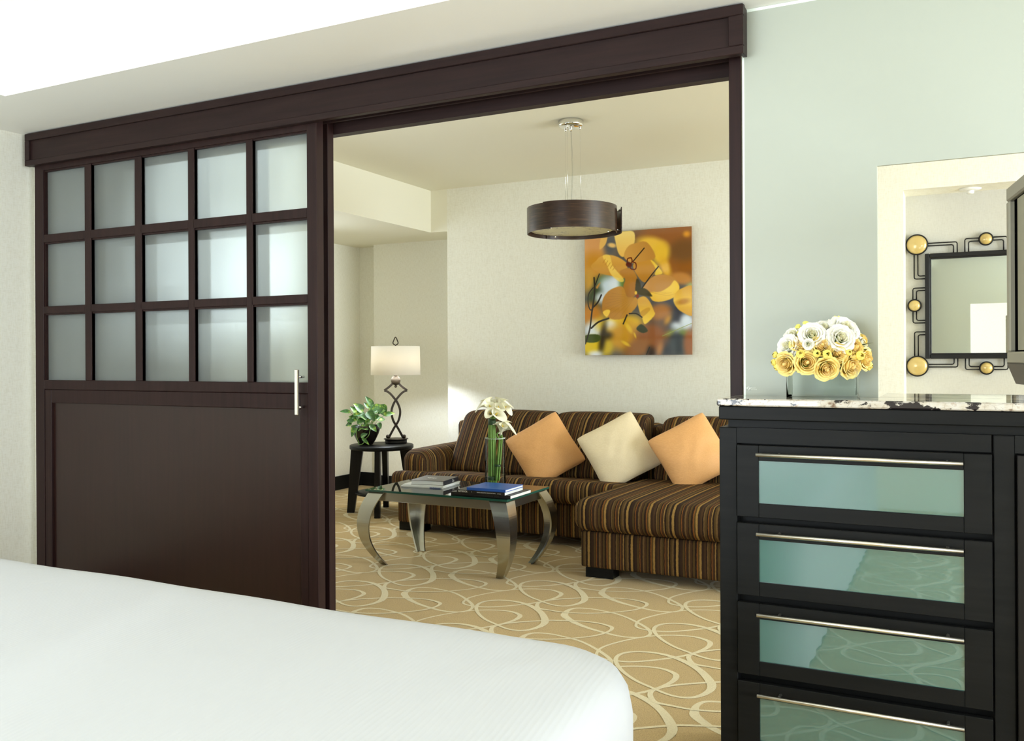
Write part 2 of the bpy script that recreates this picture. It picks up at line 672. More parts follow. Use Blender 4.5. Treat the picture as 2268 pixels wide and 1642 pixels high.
    def soft(self, x0, x1, y0, y1, z0, z1, r=0.04, bulge=(0, 0, 0), n=14, mi=0, fn=None):
        """upholstered block: rounded edges and crowned faces"""
        c = ((x0 + x1) / 2, (y0 + y1) / 2, (z0 + z1) / 2)
        h = ((x1 - x0) / 2, (y1 - y0) / 2, (z1 - z0) / 2)
        vs, fs = [], []
        for ax in range(3):
            o = [q for q in range(3) if q != ax]
            for sd in (-1, 1):
                k = len(vs)
                for i in range(n + 1):
                    for j in range(n + 1):
                        s, t_ = -1 + 2 * i / n, -1 + 2 * j / n
                        s = math.sin(s * PI / 2) * 0.5 + s * 0.5
                        t_ = math.sin(t_ * PI / 2) * 0.5 + t_ * 0.5
                        p = [0, 0, 0]
                        p[ax] = sd * h[ax]
                        p[o[0]], p[o[1]] = s * h[o[0]], t_ * h[o[1]]
                        q = [max(-(h[a] - r), min(h[a] - r, p[a])) for a in range(3)]
                        dv = Vector([p[a] - q[a] for a in range(3)])
                        if dv.length > 1e-9:
                            dv.normalize()
                        q = [q[a] + dv[a] * r for a in range(3)]
                        q[ax] += sd * bulge[ax] * (1 - s * s) * (1 - t_ * t_)
                        p = [c[a] + q[a] for a in range(3)]
                        if fn:
                            p = fn(p)
                        vs.append(tuple(p))
                for i in range(n):
                    for j in range(n):
                        a0 = k + i * (n + 1) + j
                        f = (a0, a0 + n + 1, a0 + n + 2, a0 + 1)
                        fs.append(f if (sd > 0) != (ax == 1) else f[::-1])
        return self.add(vs, fs, mi, True)

    def ring_frame(self, x0, x1, z0, z1, y0, y1, w, mi=0, ch=0.0):
        self.box(x0, x0 + w, y0, y1, z0, z1, mi, ch)
        self.box(x1 - w, x1, y0, y1, z0, z1, mi, ch)
        self.box(x0 + w, x1 - w, y0, y1, z1 - w, z1, mi, ch)
        self.box(x0 + w, x1 - w, y0, y1, z0, z0 + w, mi, ch)
        return self


def build(name, mb, mats, parent=None, label=None, cat=None, group=None, kind=None, weld=False, loc=None):
    me = bpy.data.meshes.new(name)
    vs = mb.v
    if loc is not None:
        vs = [(v[0] - loc[0], v[1] - loc[1], v[2] - loc[2]) for v in vs]
    me.from_pydata(vs, [], mb.f)
    if not isinstance(mats, (list, tuple)):
        mats = [mats]
    for k in mats:
        me.materials.append(M[k])
    me.polygons.foreach_set('material_index', mb.mi)
    me.polygons.foreach_set('use_smooth', mb.sm)
    me.update()
    if weld:
        import bmesh
        bm = bmesh.new()
        bm.from_mesh(me)
        bmesh.ops.remove_doubles(bm, verts=bm.verts, dist=1e-5)
        bm.to_mesh(me)
        bm.free()
    o = bpy.data.objects.new(name, me)
    COL.objects.link(o)
    if loc is not None:
        o.location = loc
    if parent is not None:
        o.parent = parent
        if parent.type == 'EMPTY':
            o.matrix_parent_inverse = Matrix.Translation(-Vector(parent.location))
    tag(o, label, cat, group, kind)
    return o


def tag(o, label=None, cat=None, group=None, kind=None):
    if label:
        o['label'] = label
    if cat:
        o['category'] = cat
    if group:
        o['group'] = group
    if kind:
        o['kind'] = kind
    return o


def thing(name, loc, label, cat, group=None, kind=None):
    o = bpy.data.objects.new(name, None)
    o.empty_display_size = 0.05
    o.location = loc
    COL.objects.link(o)
    return tag(o, label, cat, group, kind)


def text_mesh(s, size, extrude=0.0002, sx=1.0):
    cu = bpy.data.curves.new('lettering', 'FONT')
    cu.body = s
    cu.size = size
    cu.extrude = extrude
    ob = bpy.data.objects.new('lettering', cu)
    COL.objects.link(ob)
    bpy.context.view_layer.update()
    me = bpy.data.meshes.new_from_object(ob.evaluated_get(bpy.context.evaluated_depsgraph_get()))
    vs = [(v.co.x * sx, v.co.y, v.co.z) for v in me.vertices]
    fs = [tuple(p.vertices) for p in me.polygons]
    bpy.data.objects.remove(ob)
    bpy.data.curves.remove(cu)
    bpy.data.meshes.remove(me)
    return vs, fs


def catmull(pts, n=6, closed=False):
    P = [np.array(p, float) for p in pts]
    k = len(P)
    out = []
    m_ = k if closed else k - 1
    for i in range(m_):
        if closed:
            a, b, c, d = P[(i - 1) % k], P[i], P[(i + 1) % k], P[(i + 2) % k]
        else:
            a, b, c, d = P[max(i - 1, 0)], P[i], P[i + 1], P[min(i + 2, k - 1)]
        for j in range(n):
            t = j / n
            out.append(0.5 * (2 * b + (c - a) * t + (2 * a - 5 * b + 4 * c - d) * t * t + (3 * b - a - 3 * c + d) * t ** 3))
    if not closed:
        out.append(P[-1])
    return [tuple(float(q) for q in p) for p in out]


# ---------------------------------------------------------------- room shell
XL, XR, YB, YD, YW = -3.98, 3.6, -2.6, 2.79, 6.46
XV = 5.0
LOW, TRAY, HIGH = 2.295, 2.64, 2.65
XA, YA = -5.20, 6.90

# carpet with its woven loops
LOOPS = {
    'C': [(-2.582, 3.861, 45), (-2.602, 3.912, 36), (-2.607, 3.966, 22), (-2.585, 4.012, 14), (-2.521, 4.03, 11), (-2.449, 4.022, 11), (-2.369, 4.0, 12), (-2.288, 3.951, 13), (-2.206, 3.882, 16), (-2.158, 3.828, 16), (-2.136, 3.769, 13), (-2.152, 3.716, 11), (-2.195, 3.695, 11), (-2.239, 3.688, 12), (-2.31, 3.702, 16), (-2.408, 3.736, 22), (-2.499, 3.786, 32)],
    'D': [(-2.234, 3.868, 10), (-2.245, 3.949, 9), (-2.214, 4.039, 9), (-2.16, 4.131, 9), (-2.094, 4.205, 10), (-2.014, 4.251, 11), (-1.932, 4.266, 14), (-1.87, 4.24, 22), (-1.848, 4.203, 26), (-1.848, 4.14, 20), (-1.875, 4.059, 16), (-1.919, 3.987, 14), (-1.978, 3.922, 13), (-2.04, 3.866, 13), (-2.096, 3.834, 13), (-2.165, 3.825, 11), (-2.209, 3.836, 10)],
    'E': [(-1.734, 3.759, 44), (-1.796, 3.857, 38), (-1.867, 3.926, 34), (-1.941, 3.97, 28), (-2.011, 3.987, 20), (-2.08, 3.976, 15), (-2.129, 3.941, 15), (-2.148, 3.883, 16), (-2.128, 3.811, 17), (-2.069, 3.725, 15), (-1.992, 3.653, 13), (-1.917, 3.61, 12), (-1.847, 3.573, 12), (-1.793, 3.564, 13), (-1.749, 3.585, 17), (-1.723, 3.634, 26), (-1.715, 3.693, 36)],
    'F': [(-2.763, 3.941, 22), (-2.79, 4.003, 18), (-2.774, 4.063, 15), (-2.721, 4.123, 13), (-2.649, 4.179, 12), (-2.6, 4.213, 12), (-2.526, 4.243, 12), (-2.456, 4.266, 12), (-2.381, 4.27, 13), (-2.319, 4.249, 18), (-2.299, 4.225, 18), (-2.294, 4.184, 14), (-2.309, 4.127, 12), (-2.344, 4.072, 10), (-2.408, 4.01, 9), (-2.464, 3.971, 9), (-2.537, 3.936, 9), (-2.619, 3.916, 10), (-2.69, 3.919, 12), (-2.737, 3.921, 17)],
}
mb = MB()
mb.box(XA - 0.1, XV + 0.1, YB - 0.1, YA + 0.25, -0.1, 0.0)
ribbons = []
for li, (k, L) in enumerate(LOOPS.items()):
    pts = catmull(L, 4, True)
    n = len(pts)
    left, right = [], []
    for i in range(n):
        a, b = pts[(i - 1) % n], pts[(i + 1) % n]
        dx, dy = b[0] - a[0], b[1] - a[1]
        l = math.hypot(dx, dy)
        w = pts[i][2] * 0.00033 + 0.0035
        left.append((pts[i][0] - dy / l * w, pts[i][1] + dx / l * w))
        right.append((pts[i][0] + dy / l * w, pts[i][1] - dx / l * w))
    ribbons.append((left, right, n))
for ia in range(-4, 9):
    for ib in range(-15, 8):
        ox, oy = ia * 0.9045 + ib * 0.0175, ia * 0.001 + ib * 0.4455
        if not (XA - 0.4 < -2.2 + ox < XV and YB < 3.9 + oy < YA):
            continue
        for li, (left, right, n) in enumerate(ribbons):
            z = 0.0006 + 0.0003 * li
            vs = []
            for i in range(n):
                vs.append((min(XV, max(XA, left[i][0] + ox)), min(YA, max(YB, left[i][1] + oy)), z))
                vs.append((min(XV, max(XA, right[i][0] + ox)), min(YA, max(YB, right[i][1] + oy)), z))
            fs = [(2 * i, 2 * i + 1, (2 * i + 3) % (2 * n), (2 * i + 2) % (2 * n)) for i in range(n)]
            mb.add(vs, fs, 1)
build('floor', mb, ['carpet', 'carpet_line'], kind='structure', label='gold carpet with cream interlaced loops')

mb = MB()  # bedroom ceiling: low border, raised tray
mb.box(XL - 0.1, XR + 0.1, 2.30, YD + 0.11, LOW, TRAY + 0.1)
mb.box(XL - 0.1, -3.46, YB - 0.1, 2.30, LOW, TRAY + 0.1)
mb.box(-3.46, XR + 0.1, YB - 0.1, 2.30, TRAY, TRAY + 0.1)
build('ceiling', mb, 'ceiling', kind='structure', label='white tray ceiling of the bedroom')
mb = MB()
mb.box(-4.03, XV + 0.1, YD + 0.11, YW + 0.6, HIGH, HIGH + 0.1)
mb.box(XA - 0.1, -4.03, YD + 0.11, YA + 0.25, LOW, HIGH + 0.1)
mb.box(-4.03, -3.87, YW, YA + 0.1, LOW, HIGH)
build('ceiling', mb, 'ceiling_living', kind='structure', label='cream ceiling of the living room with dropped soffit')

mb = MB().box(XL - 0.1, XL, YB, YD, 0, LOW)
build('wall_left', mb, 'wallpaper', kind='structure')


def wall_with_windows(name, axis, pos, a0, a1, z1, holes, m_):
    """wall slab, inside face at pos, with rectangular window openings"""
    mb = MB()
    th = 0.12
    cuts = sorted(holes)
    last = a0

    def b(u0, u1, z0, z1_):
        if axis == 'y':
            mb.box(u0, u1, min(pos, pos + th), max(pos, pos + th), z0, z1_)
        else:
            mb.box(min(pos, pos + th), max(pos, pos + th), u0, u1, z0, z1_)
    sgn = 1 if pos > 0 else -1
    th *= sgn
    for (h0, h1, hz0, hz1) in cuts:
        b(last, h0, 0, z1)
        b(h0, h1, 0, hz0)
        b(h0, h1, hz1, z1)
        last = h1
    b(last, a1, 0, z1)
    return build(name, mb, m_, kind='structure')


wall_with_windows('wall_back', 'y', YB, XL, XR, TRAY, [(-3.8, -1.0, 0.5, 2.2)], 'wallpaper')
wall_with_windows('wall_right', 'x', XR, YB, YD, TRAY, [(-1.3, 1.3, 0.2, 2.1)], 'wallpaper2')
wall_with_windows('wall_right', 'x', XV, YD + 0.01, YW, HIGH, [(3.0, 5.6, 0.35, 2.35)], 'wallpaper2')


def window_frame(name, axis, pos, a0, a1, z0, z1, nd):
    mb = MB()
    w = 0.05
    for i in range(nd + 1):
        u = a0 + (a1 - a0 - w) * i / nd
        if axis == 'y':
            mb.box(u, u + w, pos - 0.11, pos - 0.05, z0, z1)
        else:
            mb.box(pos + 0.05, pos + 0.11, u, u + w, z0, z1)
    for zz in (z0, z1 - w):
        if axis == 'y':
            mb.box(a0, a1, pos - 0.11, pos - 0.05, zz, zz + w)
        else:
            mb.box(pos + 0.05, pos + 0.11, a0, a1, zz, zz + w)
    build(name, mb, 'white_plastic', kind='structure')


window_frame('window_1', 'y', YB, -3.8, -1.0, 0.5, 2.2, 3)
window_frame('window_2', 'x', XR, -1.3, 1.3, 0.2, 2.1, 2)
window_frame('window_4', 'x', XA - 0.16, 4.2, 5.7, 1.45, 2.25, 2)
window_frame('window_3', 'x', XV, 3.0, 5.6, 0.35, 2.35, 2)

# wall between the rooms: only the strip above the opening and the piece left of the doors
mb = MB()
mb.box(-3.935, -0.60, 2.80, 2.90, 2.20, HIGH)
mb.box(XL, -3.935, YD, 2.90, 0, HIGH)
mb.box(XA, XL - 0.0, 2.805, 2.90, 0, LOW)
mb.box(-0.60, XR, 2.80, 2.90, LOW, HIGH)
mb.box(XR, XV, 2.80, 2.90, 0, HIGH)
build('wall_partition', mb, 'wallpaper', kind='structure')

# living room walls
mb = MB()
mb.box(-3.87, -0.343, YW, YW + 0.5, 0, HIGH)
mb.box(-0.343, 1.25, YW, YW + 0.5, 2.325, HIGH)
mb.box(1.25, XV + 0.1, YW, YW + 0.5, 0, HIGH)
build('wall_far', mb, 'wallpaper', kind='structure')
mb = MB().box(-0.343, 1.25, YW + 0.27, YW + 0.5, 0, 2.325)
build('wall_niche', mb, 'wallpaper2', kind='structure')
mb = MB()
mb.box(XA - 0.1, -4.94, YA + 0.13, YA + 0.25, 0, LOW)
mb.box(-4.94, -3.87, YA, YA + 0.25, 0, LOW)
build('wall_alcove', mb, 'wallpaper', kind='structure')
wall_with_windows('wall_side', 'x', XA, 2.9, YA + 0.13, LOW, [(4.2, 5.7, 1.45, 2.25)], 'wallpaper')

for nm, b in (('baseboard_side', (XA, XA + 0.015, 2.9, YA + 0.13, 0.0015, 0.13)),
              ('baseboard_alcove', (XA + 0.015, -4.94, YA + 0.115, YA + 0.13, 0.0015, 0.13)),
              ('baseboard_alcove', (-4.94, -3.87, YA - 0.015, YA, 0.0015, 0.13)),
              ('baseboard_far', (-3.87, -0.343, YW - 0.015, YW, 0.0015, 0.13)),
              ('baseboard_left', (XL, XL + 0.015, YB, YD, 0.0015, 0.13))):
    build(nm, MB().box(*b, 0, 0.003), 'black_wood', kind='structure')

# ---------------------------------------------------------------- mint glass partition with pass-through
mb = MB()
G0, G1 = 2.785, 2.797
gx0, gx1 = -0.603, XR
ox0, ox1, oz0, oz1 = -0.217, 0.95, 1.102, 1.773
mb.box(gx0 + 0.006, ox0, G0, G1, 0.002, LOW - 0.002)
mb.box(ox0, ox1, G0, G1, oz1, LOW - 0.002)
mb.box(ox0, ox1, G0, G1, 0.002, oz0 - 0.03)
mb.box(ox1, gx1, G0, G1, 0.002, LOW - 0.002)
mb.box(gx0, gx0 + 0.006, G0 - 0.0005, G1, 0.002, LOW - 0.002, 1)
mb.box(gx0, gx1, G0 - 0.0012, G0, LOW - 0.010, LOW - 0.001, 1)
gp = build('wall_glass', mb, ['mint', 'mint_edge'], kind='structure', label='pale mint glass partition with a pass-through opening')
mb = MB()   # small etched maker's mark low in the corner
zq = 1.118
for b in ((0, .0025, 0, .011), (.0085, .011, 0, .011), (0, .011, 0, .002), (0, .011, .0095, .011), (.0035, .0055, .003, .0085), (.0035, .0085, .003, .0045)):
    mb.box(-0.594 + b[0], -0.594 + b[1], G0 - 0.0006, G0, zq + b[2], zq + b[3])
for t_, sz, dz in (('Tempered', .0042, .0058), ('SAFETY GLASS', .0036, .001)):
    vs, fs = text_mesh(t_, sz, 0.0001)
    mb.add([(-0.5815 + v[0] * 0.8, G0 - 0.0004 + v[2], zq + dz + v[1]) for v in vs], fs)
build('etched_mark', mb, 'etch', parent=gp)

# ---------------------------------------------------------------- sliding doors, pelmet, jamb
mb = MB()
fx0, fx1, fz0, fz1 = -3.945, -0.585, 2.139, 2.291
mb.box(fx0, fx1, 2.728, 2.742, fz0, fz1)
mb.box(fx0, fx1, 2.716, 2.730, fz1 - 0.034, fz1 - 0.001, 0, 0.002)
mb.box(fx0, fx1, 2.716, 2.730, fz0, fz0 + 0.026, 0, 0.002)
mb.box(fx0, fx0 + 0.03, 2.716, 2.730, fz0 + 0.026, fz1 - 0.034, 0, 0.002)
mb.box(fx1 - 0.045, fx1, 2.716, 2.730, fz0 + 0.026, fz1 - 0.034, 0, 0.002)
mb.box(fx1 - 0.012, fx1, 2.742, 2.772, fz0 + 0.004, fz1 - 0.004)
mb.box(fx0, fx0 + 0.012, 2.742, 2.790, fz0 + 0.004, fz1 - 0.004)
build('trim_1', mb, 'woodx', kind='structure', label='dark wooden pelmet over the sliding doors')
mb = MB()
mb.box(-3.935, -0.607, 2.742, 2.800, 2.215, 2.292)
mb.box(-3.935, -0.645, 2.858, 2.90, 2.118, 2.20)
mb.box(-3.935, -0.645, 2.800, 2.812, 2.150, 2.20)
build('trim_2', mb, 'woodx', kind='structure', label='dark track board above the opening')
mb = MB().box(-0.645, -0.607, 2.785, 2.90, 0.0015, 2.20, 0, 0.002)
build('trim_3', mb, 'wood', kind='structure', label='dark wooden jamb right of the opening')


def sliding_door(name, label, dx, y0, y1, front):
    d = thing(name, (-3.07 + dx, y0, 0.0), label, 'door', kind='structure')
    X0, X1, Z0, Z1 = -3.915 + dx, -2.233 + dx, 0.012, 2.165
    cols = [(-3.847, -3.568), (-3.525, -3.242), (-3.200, -2.921), (-2.885, -2.596), (-2.562, -2.282)]
    rows = [(1.129, 1.441), (1.475, 1.775), (1.813, 2.115)]
    cols = [(a + dx, b + dx) for a, b in cols]
    ym = y0 + 0.012
    mb = MB()
    mb.box(X0, cols[0][0] - 0.006, y0, y1, Z0, Z1, 0, 0.002)
    mb.box(cols[-1][1] + 0.0, X1, y0, y1, Z0, Z1, 0, 0.002)
    for i in range(4):
        mb.box(cols[i][1], cols[i + 1][0], y0 + 0.001, y1, rows[0][0], rows[-1][1], 0, 0.002)
    for (a, b) in cols:
        mb.box(a - 0.006, b, y0 + 0.001, y1, rows[0][1], rows[1][0], 0, 0.002)
        mb.box(a - 0.006, b, y0 + 0.001, y1, rows[1][1], rows[2][0], 0, 0.002)
        for (c, e) in rows:      # glazing beads
            mb.box(a - 0.006, a, y0 + 0.006, ym + 0.012, c, e)
            mb.box(a - 0.006, b, y0 + 0.007, ym + 0.012, e - 0.007, e + 0.001)
    mb.box(cols[0][0] - 0.006, cols[-1][1], y0, y1, rows[-1][1], Z1, 0, 0.002)
    mb.box(cols[0][0] - 0.006, cols[-1][1], y0, y1, 1.086, rows[0][0], 0, 0.002)
    mb.box(cols[0][0] - 0.006, cols[-1][1], y0 + 0.001, y1, Z0, 0.09, 0, 0.002)
    # moulding round the lower panel, mitred look by chamfers
    px0, px1, pz0, pz1 = -3.806 + dx, -2.324 + dx, 0.155, 1.022
    mb.box(cols[0][0] - 0.006, px0, y0 + 0.003, y1, 0.09, 1.086, 0, 0.003)
    mb.box(px1, cols[-1][1], y0 + 0.003, y1, 0.09, 1.086, 0, 0.003)
    mb.box(px0, px1, y0 + 0.004, y1, pz1, 1.086, 0, 0.003)
    mb.box(px0, px1, y0 + 0.004, y1, 0.09, pz0, 0, 0.003)
    build('frame', mb, 'wood', d)
    build('lower_panel', MB().box(px0, px1, y0 + 0.016, y1 - 0.004, pz0, pz1), 'panel', d)
    for (a, b) in cols:
        for (c, e) in rows:
            build('glass_pane', MB().box(a, b, ym + 0.008, ym + 0.014, c, e), 'frost' if front else 'frost_clear', d)
    if front:
        hx = -2.301
        mb = MB()
        mb.box(hx - 0.009, hx + 0.009, y0 - 0.047, y0 - 0.035, 1.003, 1.182, 0, 0.003)
        for z in (1.034, 1.152):
            mb.tube([(hx, y0 - 0.036, z), (hx, y0 + 0.001, z)], 0.005, 10)
        build('handle', mb, 'chrome', d, label='brushed metal pull handle')
    return d


sliding_door('door_1', 'dark wooden sliding door with fifteen frosted panes over a solid panel', 0, 2.745, 2.788, True)
sliding_door('door_2', 'second dark sliding door directly behind the front one', -0.003, 2.818, 2.856, False)

# ---------------------------------------------------------------- bed
BX0, BX1, BY0, BY1 = -3.3, -0.543, -1.9, 1.745


def rrect(x0, x1, y0, y1, r, n=10):
    out = []
    for cx, cy, a0 in ((x1 - r, y1 - r, 0), (x0 + r, y1 - r, 90), (x0 + r, y0 + r, 180), (x1 - r, y0 + r, 270)):
        for i in range(n + 1):
            a = math.radians(a0 + 90 * i / n)
            out.append((cx + r * math.cos(a), cy + r * math.sin(a)))
    # add points along the straight sides
    res = []
    k = len(out)
    for i in range(k):
        a, b = out[i], out[(i + 1) % k]
        L = math.hypot(b[0] - a[0], b[1] - a[1])
        m_ = max(1, int(L / 0.05))
        for j in range(m_):
            res.append((a[0] + (b[0] - a[0]) * j / m_, a[1] + (b[1] - a[1]) * j / m_))
    return res


base = rrect(BX0, BX1, BY0, BY1, 0.22)
cxm, cym = (BX0 + BX1) / 2, (BY0 + BY1) / 2
rings = [(0.92, .631), (0.6, .632), (0.35, .632), (0.2, .632), (0.12, .631), (0.075, .629), (0.045, .624), (0.022, .612), (0.008, .590), (0.0, .55), (0, .5), (0, .42), (0.0, .3), (-0.004, .15), (-0.006, .012)]
vs, fs = [], []
n = len(base)
for ri, (ins, z) in enumerate(rings):
    rr = rrect(BX0 + ins, BX1 - ins, BY0 + ins, BY1 - ins, max(0.22 - ins, 0.02)) if ins <= 0.21 else None
    for i in range(n):
        bx, by = base[i]
        if ins > 0:
            # move towards the inner rectangle
            qx = max(BX0 + 0.22 + max(ins - .22, 0), min(BX1 - 0.22 - max(ins - .22, 0), bx))
            qy = max(BY0 + 0.22 + max(ins - .22, 0), min(BY1 - 0.22 - max(ins - .22, 0), by))
            d0 = 0.22
            t_ = min(ins, 0.22) / d0
            x, y = bx + (qx - bx) * t_, by + (qy - by) * t_
        else:
            x, y = bx - ins * (1 if bx > cxm else -1), by - ins * (1 if by > cym else -1)
        w = 0.0016 * math.sin(bx * 5.1 + by * 3) + 0.0012 * math.sin(bx * 12.3 + by * 4.7)
        zz = z + (w if z > 0.3 and ins < 0.3 else 0)
        if z < 0.5:
            f = (0.5 - z) * 0.012 * math.sin(bx * 31 + by * 37)
            x += f
            y += f
        vs.append((x, y, zz))
for ri in range(len(rings) - 1):
    for i in range(n):
        j = (i + 1) % n
        fs.append((ri * n + i, (ri + 1) * n + i, (ri + 1) * n + j, ri * n + j))
fs.append(tuple(range(n)))
bed = thing('bed', (cxm, cym, 0.0), 'large bed in a white ribbed bedspread reaching the floor', 'bed')
build('bedspread', MB().add(vs, fs, 0, True), 'bed', bed)
build('mattress', MB().box(BX0 + .1, BX1 - .1, BY0 + .1, BY1 - .1, .30, .60, 0, .03), 'white_plastic', bed)
build('bed_base', MB().box(BX0 + .12, BX1 - .12, BY0 + .12, BY1 - .12, 0.002, .30), 'black_wood', bed)

# ---------------------------------------------------------------- cabinet, counter
CX0, CXR = -0.625, 1.3
cb = thing('drawer_cabinet', (0.3, 2.7, 0.0), 'black wooden cabinet with teal glass drawers under the granite counter', 'cabinet')
FY = 2.560
mb = MB()
mb.box(CX0, CXR, FY, 2.782, 0.002, 0.06)
mb.box(CX0, CX0 + 0.05, FY, 2.782, 0.06, 1.019, 0, 0.002)
mb.box(CX0 + 0.05, CXR, FY + 0.04, 2.782, 0.06, 1.019)
mb.box(CX0 + 0.05, 0.066, FY, FY + 0.04, 0.975, 1.019)
mb.box(0.070, 0.118, FY, FY + 0.04, 0.06, 1.019, 0, 0.002)
mb.box(0.118, CXR, FY, FY + 0.04, 0.975, 1.019)
mb.box(CX0 + 0.05, 0.07, FY, FY + 0.04, 0.06, 0.075)
build('body', mb, 'black_wood', cb)
mb = MB()
mb.box(CX0 + 0.022, CXR, FY + 0.018, 2.78, 1.019, 1.041)
mb.box(CX0, CXR, FY - 0.006, 2.782, 1.041, 1.0805, 0, 0.003)
build('cornice', mb, 'black_wood', cb)
build('rear_body', MB().box(-0.205, 0.94, 2.80, 3.05, 0.002, 1.0805, 0, 0.002), 'black_wood', cb)
DX0, DX1 = -0.573, 0.067
for k, (z0, z1) in enumerate(((.768, .971), (.546, .750), (.322, .525), (.098, .301))):
    mb = MB()
    gx0_, gx1_, gz0, gz1 = -0.512, 0.003, z0 + 0.040, z0 + 0.160
    y0, y1 = FY - 0.012, FY + 0.008
    mb.box(DX0, gx0_, y0, y1, z0, z1, 0, 0.0015)
    mb.box(gx1_, DX1, y0, y1, z0, z1, 0, 0.0015)
    mb.box(gx0_, gx1_, y0, y1, gz1, z1, 0, 0.0015)
    mb.box(gx0_, gx1_, y0, y1, z0, gz0, 0, 0.0015)
    mb.box(DX0 + 0.01, DX1 - 0.01, y1, FY + 0.039, z0 + 0.01, z1 - 0.01)
    dr = build('drawer', mb, 'black_wood', cb)
    build('glass_panel', MB().box(gx0_, gx1_, y0 + 0.006, y1 - 0.001, gz0, gz1), 'teal', dr, label='teal glass drawer panel')
    hz = z1 - 0.023
    mb = MB()
    mb.tube([(-0.512, 2.514, hz), (0.002, 2.514, hz)], 0.0055, 16)
    for hx in (-0.455, -0.035):
        mb.tube([(hx, 2.514, hz), (hx, y0 + 0.001, hz)], 0.004, 10)
    build('handle', mb, 'nickel', dr, label='long satin nickel bar handle')
mb = MB()
mb.box(0.122, 0.20, FY - 0.012, FY + 0.008, .098, .971, 0, 0.0015)
mb.box(0.72, 0.80, FY - 0.012, FY + 0.008, .098, .971, 0, 0.0015)
mb.box(0.20, 0.72, FY - 0.012, FY + 0.008, .90, .971, 0, 0.0015)
mb.box(0.20, 0.72, FY - 0.012, FY + 0.008, .098, .17, 0, 0.0015)
mb.box(0.20, 0.72, FY - 0.004, FY + 0.008, .17, .90)
build('door', mb, 'black_wood_z', cb)

mb = MB()
mb.box(-0.629, CXR + 0.01, 2.545, 2.7845, 1.081, 1.102, 0, 0.0035)
mb.box(-0.214, 0.947, 2.7845, 3.085, 1.0815, 1.102)
build('granite_countertop', mb, 'granite', label='polished cream and black granite countertop on the black cabinet', cat='countertop')

# ---------------------------------------------------------------- television on the pass-through
tv = thing('television', (0.25, 2.30, 1.102), 'grey flat television turned sideways at the right edge, above the counter', 'television')
dT = Vector((0.146, -0.989, 0)).normalized()       # from the far edge towards the camera
nT = Vector((-dT.y, dT.x, 0)) * -1                 # screen normal, towards the bed
if nT.x > 0:
    nT = -nT
oT = Vector((0.103, 2.60, 0))
TM = Matrix(((dT.x, -nT.x, 0, oT.x), (dT.y, -nT.y, 0, oT.y), (0, 0, 1, 0), (0, 0, 0, 1)))  # x along the set, y depth behind the screen
mb = MB()
W_, Z0_, Z1_ = 0.80, 1.200, 1.648
mb.box(0, W_, 0, 0.05, Z0_, Z0_ + 0.030, 0, 0.004, TM)
mb.box(0, W_, 0, 0.05, Z1_ - 0.036, Z1_, 0, 0.004, TM)
mb.box(0, 0.030, 0, 0.05, Z0_ + 0.03, Z1_ - 0.036, 0, 0.004, TM)
mb.box(W_ - 0.03, W_, 0, 0.05, Z0_ + 0.03, Z1_ - 0.036, 0, 0.004, TM)
build('bezel', mb, 'tv_silver', tv)
mb = MB().box(0.029, W_ - 0.029, 0.013, 0.03, Z0_ + 0.029, Z1_ - 0.035, 0, 0, TM)
build('gasket', mb, 'tv_black', tv)
build('screen', MB().box(0.075, W_ - 0.05, 0.0105, 0.0135, Z0_ + 0.034, Z1_ - 0.040, 0, 0, TM), 'tv_screen', tv)
mb = MB()
mb.add([(0.0, 0.0, Z0_), (W_, 0.0, Z0_), (W_, 0.05, Z0_), (0.0, 0.05, Z0_), (0.05, 0.010, 1.150), (W_ - 0.05, 0.010, 1.150), (W_ - 0.05, 0.045, 1.150), (0.05, 0.045, 1.150)],
       [(0, 1, 2, 3), (0, 4, 5, 1), (1, 5, 6, 2), (2, 6, 7, 3), (3, 7, 4, 0), (4, 7, 6, 5)], 0, False, TM)
build('speaker_bar', mb, 'tv_dark', tv)
build('back_cover', MB().box(0.03, W_ - 0.03, 0.05, 0.11, Z0_ + .02, Z1_ - .03, 0, 0.02, TM), 'tv_dark', tv)
mb = MB()
mb.tube([TM @ Vector((0.25, 0.10, 1.35)), TM @ Vector((0.16, 0.20, 1.35)), (0.46, 2.70, 1.35), (0.46, 2.70, 1.11)], 0.02, 12)
mb.lathe([(0.09, 1.1025), (0.09, 1.112), (0.03, 1.118)], 0.46, 2.70, 28)
build('swivel_stand', mb, 'tv_dark', tv)

# ---------------------------------------------------------------- niche mirror and sprinkler
mr = thing('wall_mirror', (0.15, YW + 0.25, 1.57), 'square black framed mirror with gold discs on scrolled wire in the niche', 'mirror')
MY = YW + 0.27
MIR = -2.2
fX0, fX1, fZ0, fZ1 = -0.222, 0.516, 1.202, 1.918
mb = MB()
mb.ring_frame(fX0, fX1, fZ0, fZ1, MY - 0.045, MY - 0.012, 0.030, 0, 0.004)
mb.ring_frame(fX0 + 0.028, fX1 - 0.028, fZ0 + 0.028, fZ1 - 0.028, MY - 0.038, MY - 0.012, 0.010, 0, 0.002)
build('frame', mb, 'black_metal', mr)
tfm = Matrix.Translation(((fX0 + fX1) / 2, MY - 0.028, 0)) @ Matrix.Rotation(math.radians(MIR), 4, 'Z')
hw = (fX1 - fX0) / 2 - 0.036
build('mirror_glass', MB().box(-hw, hw, -0.001, 0.001, fZ0 + 0.03, fZ1 - 0.03, 0, 0, tfm), 'mirror', mr)
cxM, czM = (fX0 + fX1) / 2, (fZ0 + fZ1) / 2
discs = [(-0.272, 1.985, .070), (0.566, 1.985, .070), (-0.272, 1.152, .070), (0.566, 1.152, .070),
         (-0.288, 1.568, .043), (0.582, 1.568, .043), (cxM, 1.998, .043), (cxM, 1.139, .043)]
